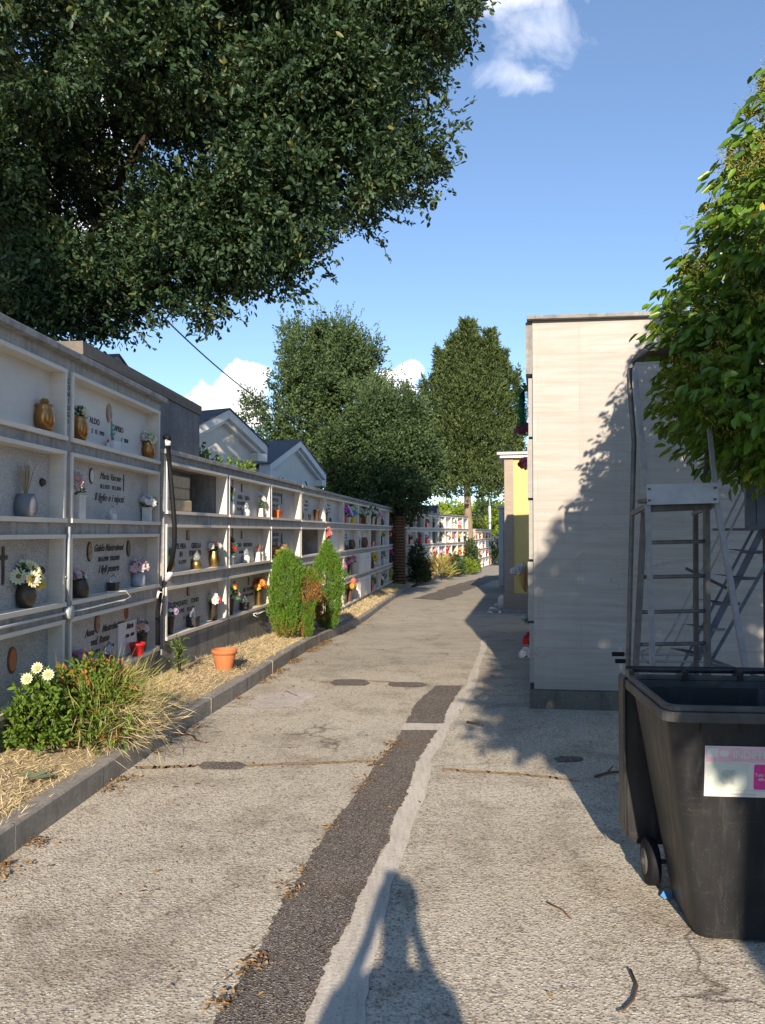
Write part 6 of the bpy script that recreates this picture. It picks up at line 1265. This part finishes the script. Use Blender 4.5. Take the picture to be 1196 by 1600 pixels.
for q in ((.02, -.02, .55), (.10, -.04, .51), (-.02, -.08, .49)): blossom(mb, q, (random.uniform(-.1, .5), -1, .4), .042, (.60, .62, .40), (.42, .34, .05), 13)
mb.build('flowers', MT['flowers'], t)
n = 9
for (x_, y_, lab) in ((-1.72, 6.55, 'small weed with pale fluffy heads by the end of the near wall'),):
    pass
shrub('weed_plant', 'thin green weed growing against the joint between the first two walls', -2.12, 8.05, .06, .40, 26, 6, .08, .05, .012, 'bush')
shrub('weed_shrub', 'dark climbing shrub against the left end of the distant wall', wallx(29.0) + .35, 28.9, .45, 1.55, 240, 8, .22, .10, .05, 'oak'); shrub('weed_shrub', 'dull purple-green shrub just right of the ivy trunk', 1.45, 29.2, .28, .9, 110, 8, .2, .09, .05, 'holm')
shrub('spiky_plant', 'orange and yellow spiky plant in front of the distant wall', wallx(31.6) + .55, 31.4, .30, .85, 90, 7, .34, .28, .03, 'gstraw', mat2='bushr', f2=.35, spread=.3)
shrub('weed_shrub', 'green shrub against the middle of the distant wall', wallx(34) + .5, 33.8, .42, .95, 200, 8, .2, .10, .05, 'holm'); shrub('bright_shrub', 'low bright yellow-green shrub near the cypress', wallx(36) + .55, 35.6, .48, .62, 240, 8, .16, .09, .045, 'far')
shrub('climbing_shrub', 'tall green climbing shrub covering the last bay before the cypress', wallx(37.6) + .35, 37.3, .40, 1.75, 320, 8, .2, .10, .06, 'holm', squash=.8); shrub('weed_shrub', 'dark shrub at the far end of the path beyond the cypress', 7.1, 48.6, .6, 1.5, 220, 8, .3, .13, .07, 'holm2')
# plants rooted on top of the low wall
for i, (px, py, d, r, h, lab) in enumerate([(328, 705, 10.7, .26, .40, 'leafy weed growing on the wall top in front of the first cream gable'), (350, 722, 11.1, .24, .26, 'small weed sprawling on the wall top'), (392, 728, 12.0, .28, .26, 'vine leaves on the wall top near the second gable'), (408, 715, 12.4, .12, .30, 'upright vine shoot on the wall top beside the second gable')]):
    q = P(px, py, d); t = thing('wall_weed', (q.x - .25, q.y, 2.5), 0, lab, 'plant', 'weeds on top of the niche wall'); S = 70; v_ = norm(rng.normal(size=(S, 3))); v_[:, 2] = np.abs(v_[:, 2]); c = v_ * rng.uniform(.2, 1, (S, 1)) * np.array([r, r, h]); p, a = sprigs(c, v_ + np.array([0, 0, .3]), .08, 5, .9, .008)
    obj('foliage', leaf_mesh('foliage', p, a, .05, .035, MT['bush'], .2), t)
# terracotta pot on the strip
q = P(351, 1048, 8.45); t = thing('terracotta_pot', (q.x, 8.45, strip_z(q.x, 8.45)), 0, 'large empty terracotta-coloured pot on the dry grass strip', 'plant pot')
mb = MB(); mb.lathe([(.088, 0), (.092, .004), (.122, .165), (.122, .170), (.138, .172), (.140, .215), (.130, .220), (.122, .215), (.108, .10), (.10, .05)], n=32); mb.build('pot', MT['terra'], t)
MT['potsoil'] = MT['soil']; mb = MB(); mb.lathe([(.112, .12), (.02, .125)], n=20); mb.build('soil', MT['soil'], t)
mb = MB(); 
for q_ in range(14): a0 = Vector((.16 + random.gauss(0, .04), random.gauss(0, .06), 0)); mb.tube([a0, a0 + Vector((random.gauss(.03, .05), random.gauss(0, .05), .08)), a0 + Vector((random.gauss(.08, .07), random.gauss(0, .06), random.uniform(.04, .17)))], [.004, .003, .002], 4)
tag(mb.build('dead_branches', MT['blackpot'], loc=t.location), 'tangle of dead dark stems beside the terracotta pot', 'dead branches')
q = G(52, 1215, .17); mb = MB()
for i in range(6): a_ = random.uniform(0, 6.28); d_ = Vector((math.cos(a_), math.sin(a_), .15)); s_ = d_.cross(Vector((0, 0, 1))) * .03; mb.add([(0, 0, 0), d_ * .06 + s_, d_ * .13, d_ * .06 - s_], [(0, 1, 2, 3)], 0, False, (.22, .26, .16))
tag(mb.build('fallen_leaves', MT['flowers'], loc=q), 'grey-green cut leaves lying on the dry grass near the left edge', 'leaves')

# ------------------------------------------------------------------ the photographer, whose shadow falls on the path
def person():
    t = thing('person', (-.11, -.46, 0), 0, 'person in a loose shirt and trousers holding up a phone, behind the viewpoint', 'person')
    V = []; E = []; Rd = []
    def add(p, r, par=None): V.append(p); Rd.append(r); i = len(V) - 1; (E.append((par, i)) if par is not None else None); return i
    pel = add((0, 0, .95), .15); ab = add((0, .01, 1.12), .135, pel); ch = add((0, .01, 1.30), .15, ab); nb = add((0, 0, 1.44), .075, ch); nk = add((0, .01, 1.50), .055, nb); h1 = add((0, .03, 1.58), .078, nk); h2 = add((0, .03, 1.67), .088, h1); h3 = add((0, .02, 1.73), .06, h2)
    add((0, .115, 1.615), .014, h1)
    for s in (-1, 1):
        sh = add((s * .17, 0, 1.40), .065, ch); el = add((s * .25, .12, 1.20), .042, sh); wr = add((s * .11, .30, 1.44), .027, el); hd = add((s * .085, .335, 1.52), .030, wr)
        for j, (dx, dz, L_) in enumerate(((.0, .02, .085), (-.006, .0, .09), (-.01, -.02, .085), (-.012, -.038, .07))):
            k1 = add((s * (.083 + dx), .352, 1.575 + dz), .009, hd); k2 = add((s * (.070 + dx), .372, 1.60 + dz), .008, k1); add((s * (.045 + dx), .375, 1.605 + dz), .007, k2)
        th = add((s * .06, .325, 1.545), .010, hd); add((s * .04, .33, 1.575), .008, th)
        hp = add((s * .09, 0, .88), .10, pel); kn = add((s * .12, .02, .50), .062, hp); an = add((s * .14, -.01, .10), .042, kn); hl = add((s * .145, .0, .045), .04, an); add((s * .16, .15, .03), .03, hl)
    me = bpy.data.meshes.new('body'); me.from_pydata(V, E, []); o = obj('body', me, t)
    MT['skin'] = simple('skin', (.50, .30, .21), .55, 0, .06, 6, .05); me.materials.append(MT['skin'])
    sk = o.modifiers.new('skin', 'SKIN'); sk.use_smooth_shade = True
    for i, r in enumerate(Rd): me.skin_vertices[0].data[i].radius = (r, r); me.skin_vertices[0].data[i].use_root = (i == 0)
    ss = o.modifiers.new('sub', 'SUBSURF'); ss.levels = ss.render_levels = 1
    mb = MB(); mb.lathe([(.03, .88), (.185, .90), (.165, 1.05), (.165, 1.25), (.18, 1.36), (.12, 1.455), (.07, 1.475)], n=24); 
    for s in (-1, 1): mb.tube([(s * .13, 0, 1.40), (s * .19, .02, 1.36), (s * .255, .12, 1.21)], [.07, .07, .055], 12)
    sh = mb.build('shirt', simple('blue_cotton', (.10, .14, .22), .9), t); sh.scale = (1, .78, 1)
    mb = MB(); mb.lathe([(.10, .82), (.185, .88), (.18, .96)], n=24)
    for s in (-1, 1): mb.tube([(s * .085, 0, .90), (s * .12, .02, .50), (s * .14, -.005, .10)], [.115, .085, .075], 14)
    mb.build('trousers', simple('dark_denim', (.04, .05, .08), .9), t)
    mb = MB(); mb.lathe([(.092, 1.64), (.105, 1.68), (.10, 1.73), (.07, 1.775), (.02, 1.79)], (0, .015, 0), 20); mb.build('hair', simple('dark_hair', (.03, .02, .015), .7), t)
    for s in (-1, 1):
        mb = MB(); mb.prism([(s * .115, -.05), (s * .19, -.05), (s * .21, .12), (s * .185, .22), (s * .145, .22), (s * .12, .12)], 'z', 0, .075); mb.build('shoe', MT['pipe'], t, bevel=.015)
        mb = MB(); mb.lathe([(.004, -.010), (.010, 0), (.004, .008)], (s * .032, .112, 1.655), 10); mb.build('eye', MT['whitepot'], t)
    mb = MB(); mb.box(-.022, .022, .108, .114, 1.575, 1.582); mb.build('mouth', simple('lips', (.42, .16, .14), .6), t)
    t.scale = (.90, .95, .935)
    ph = MB(); ph.box(-.038, .038, -.006, .004, -.08, .08); tag(ph.build('phone', MT['blackpot'], loc=(-.13, -.115, 1.50), bevel=.004), 'black phone held upright in both hands', 'phone')
person()
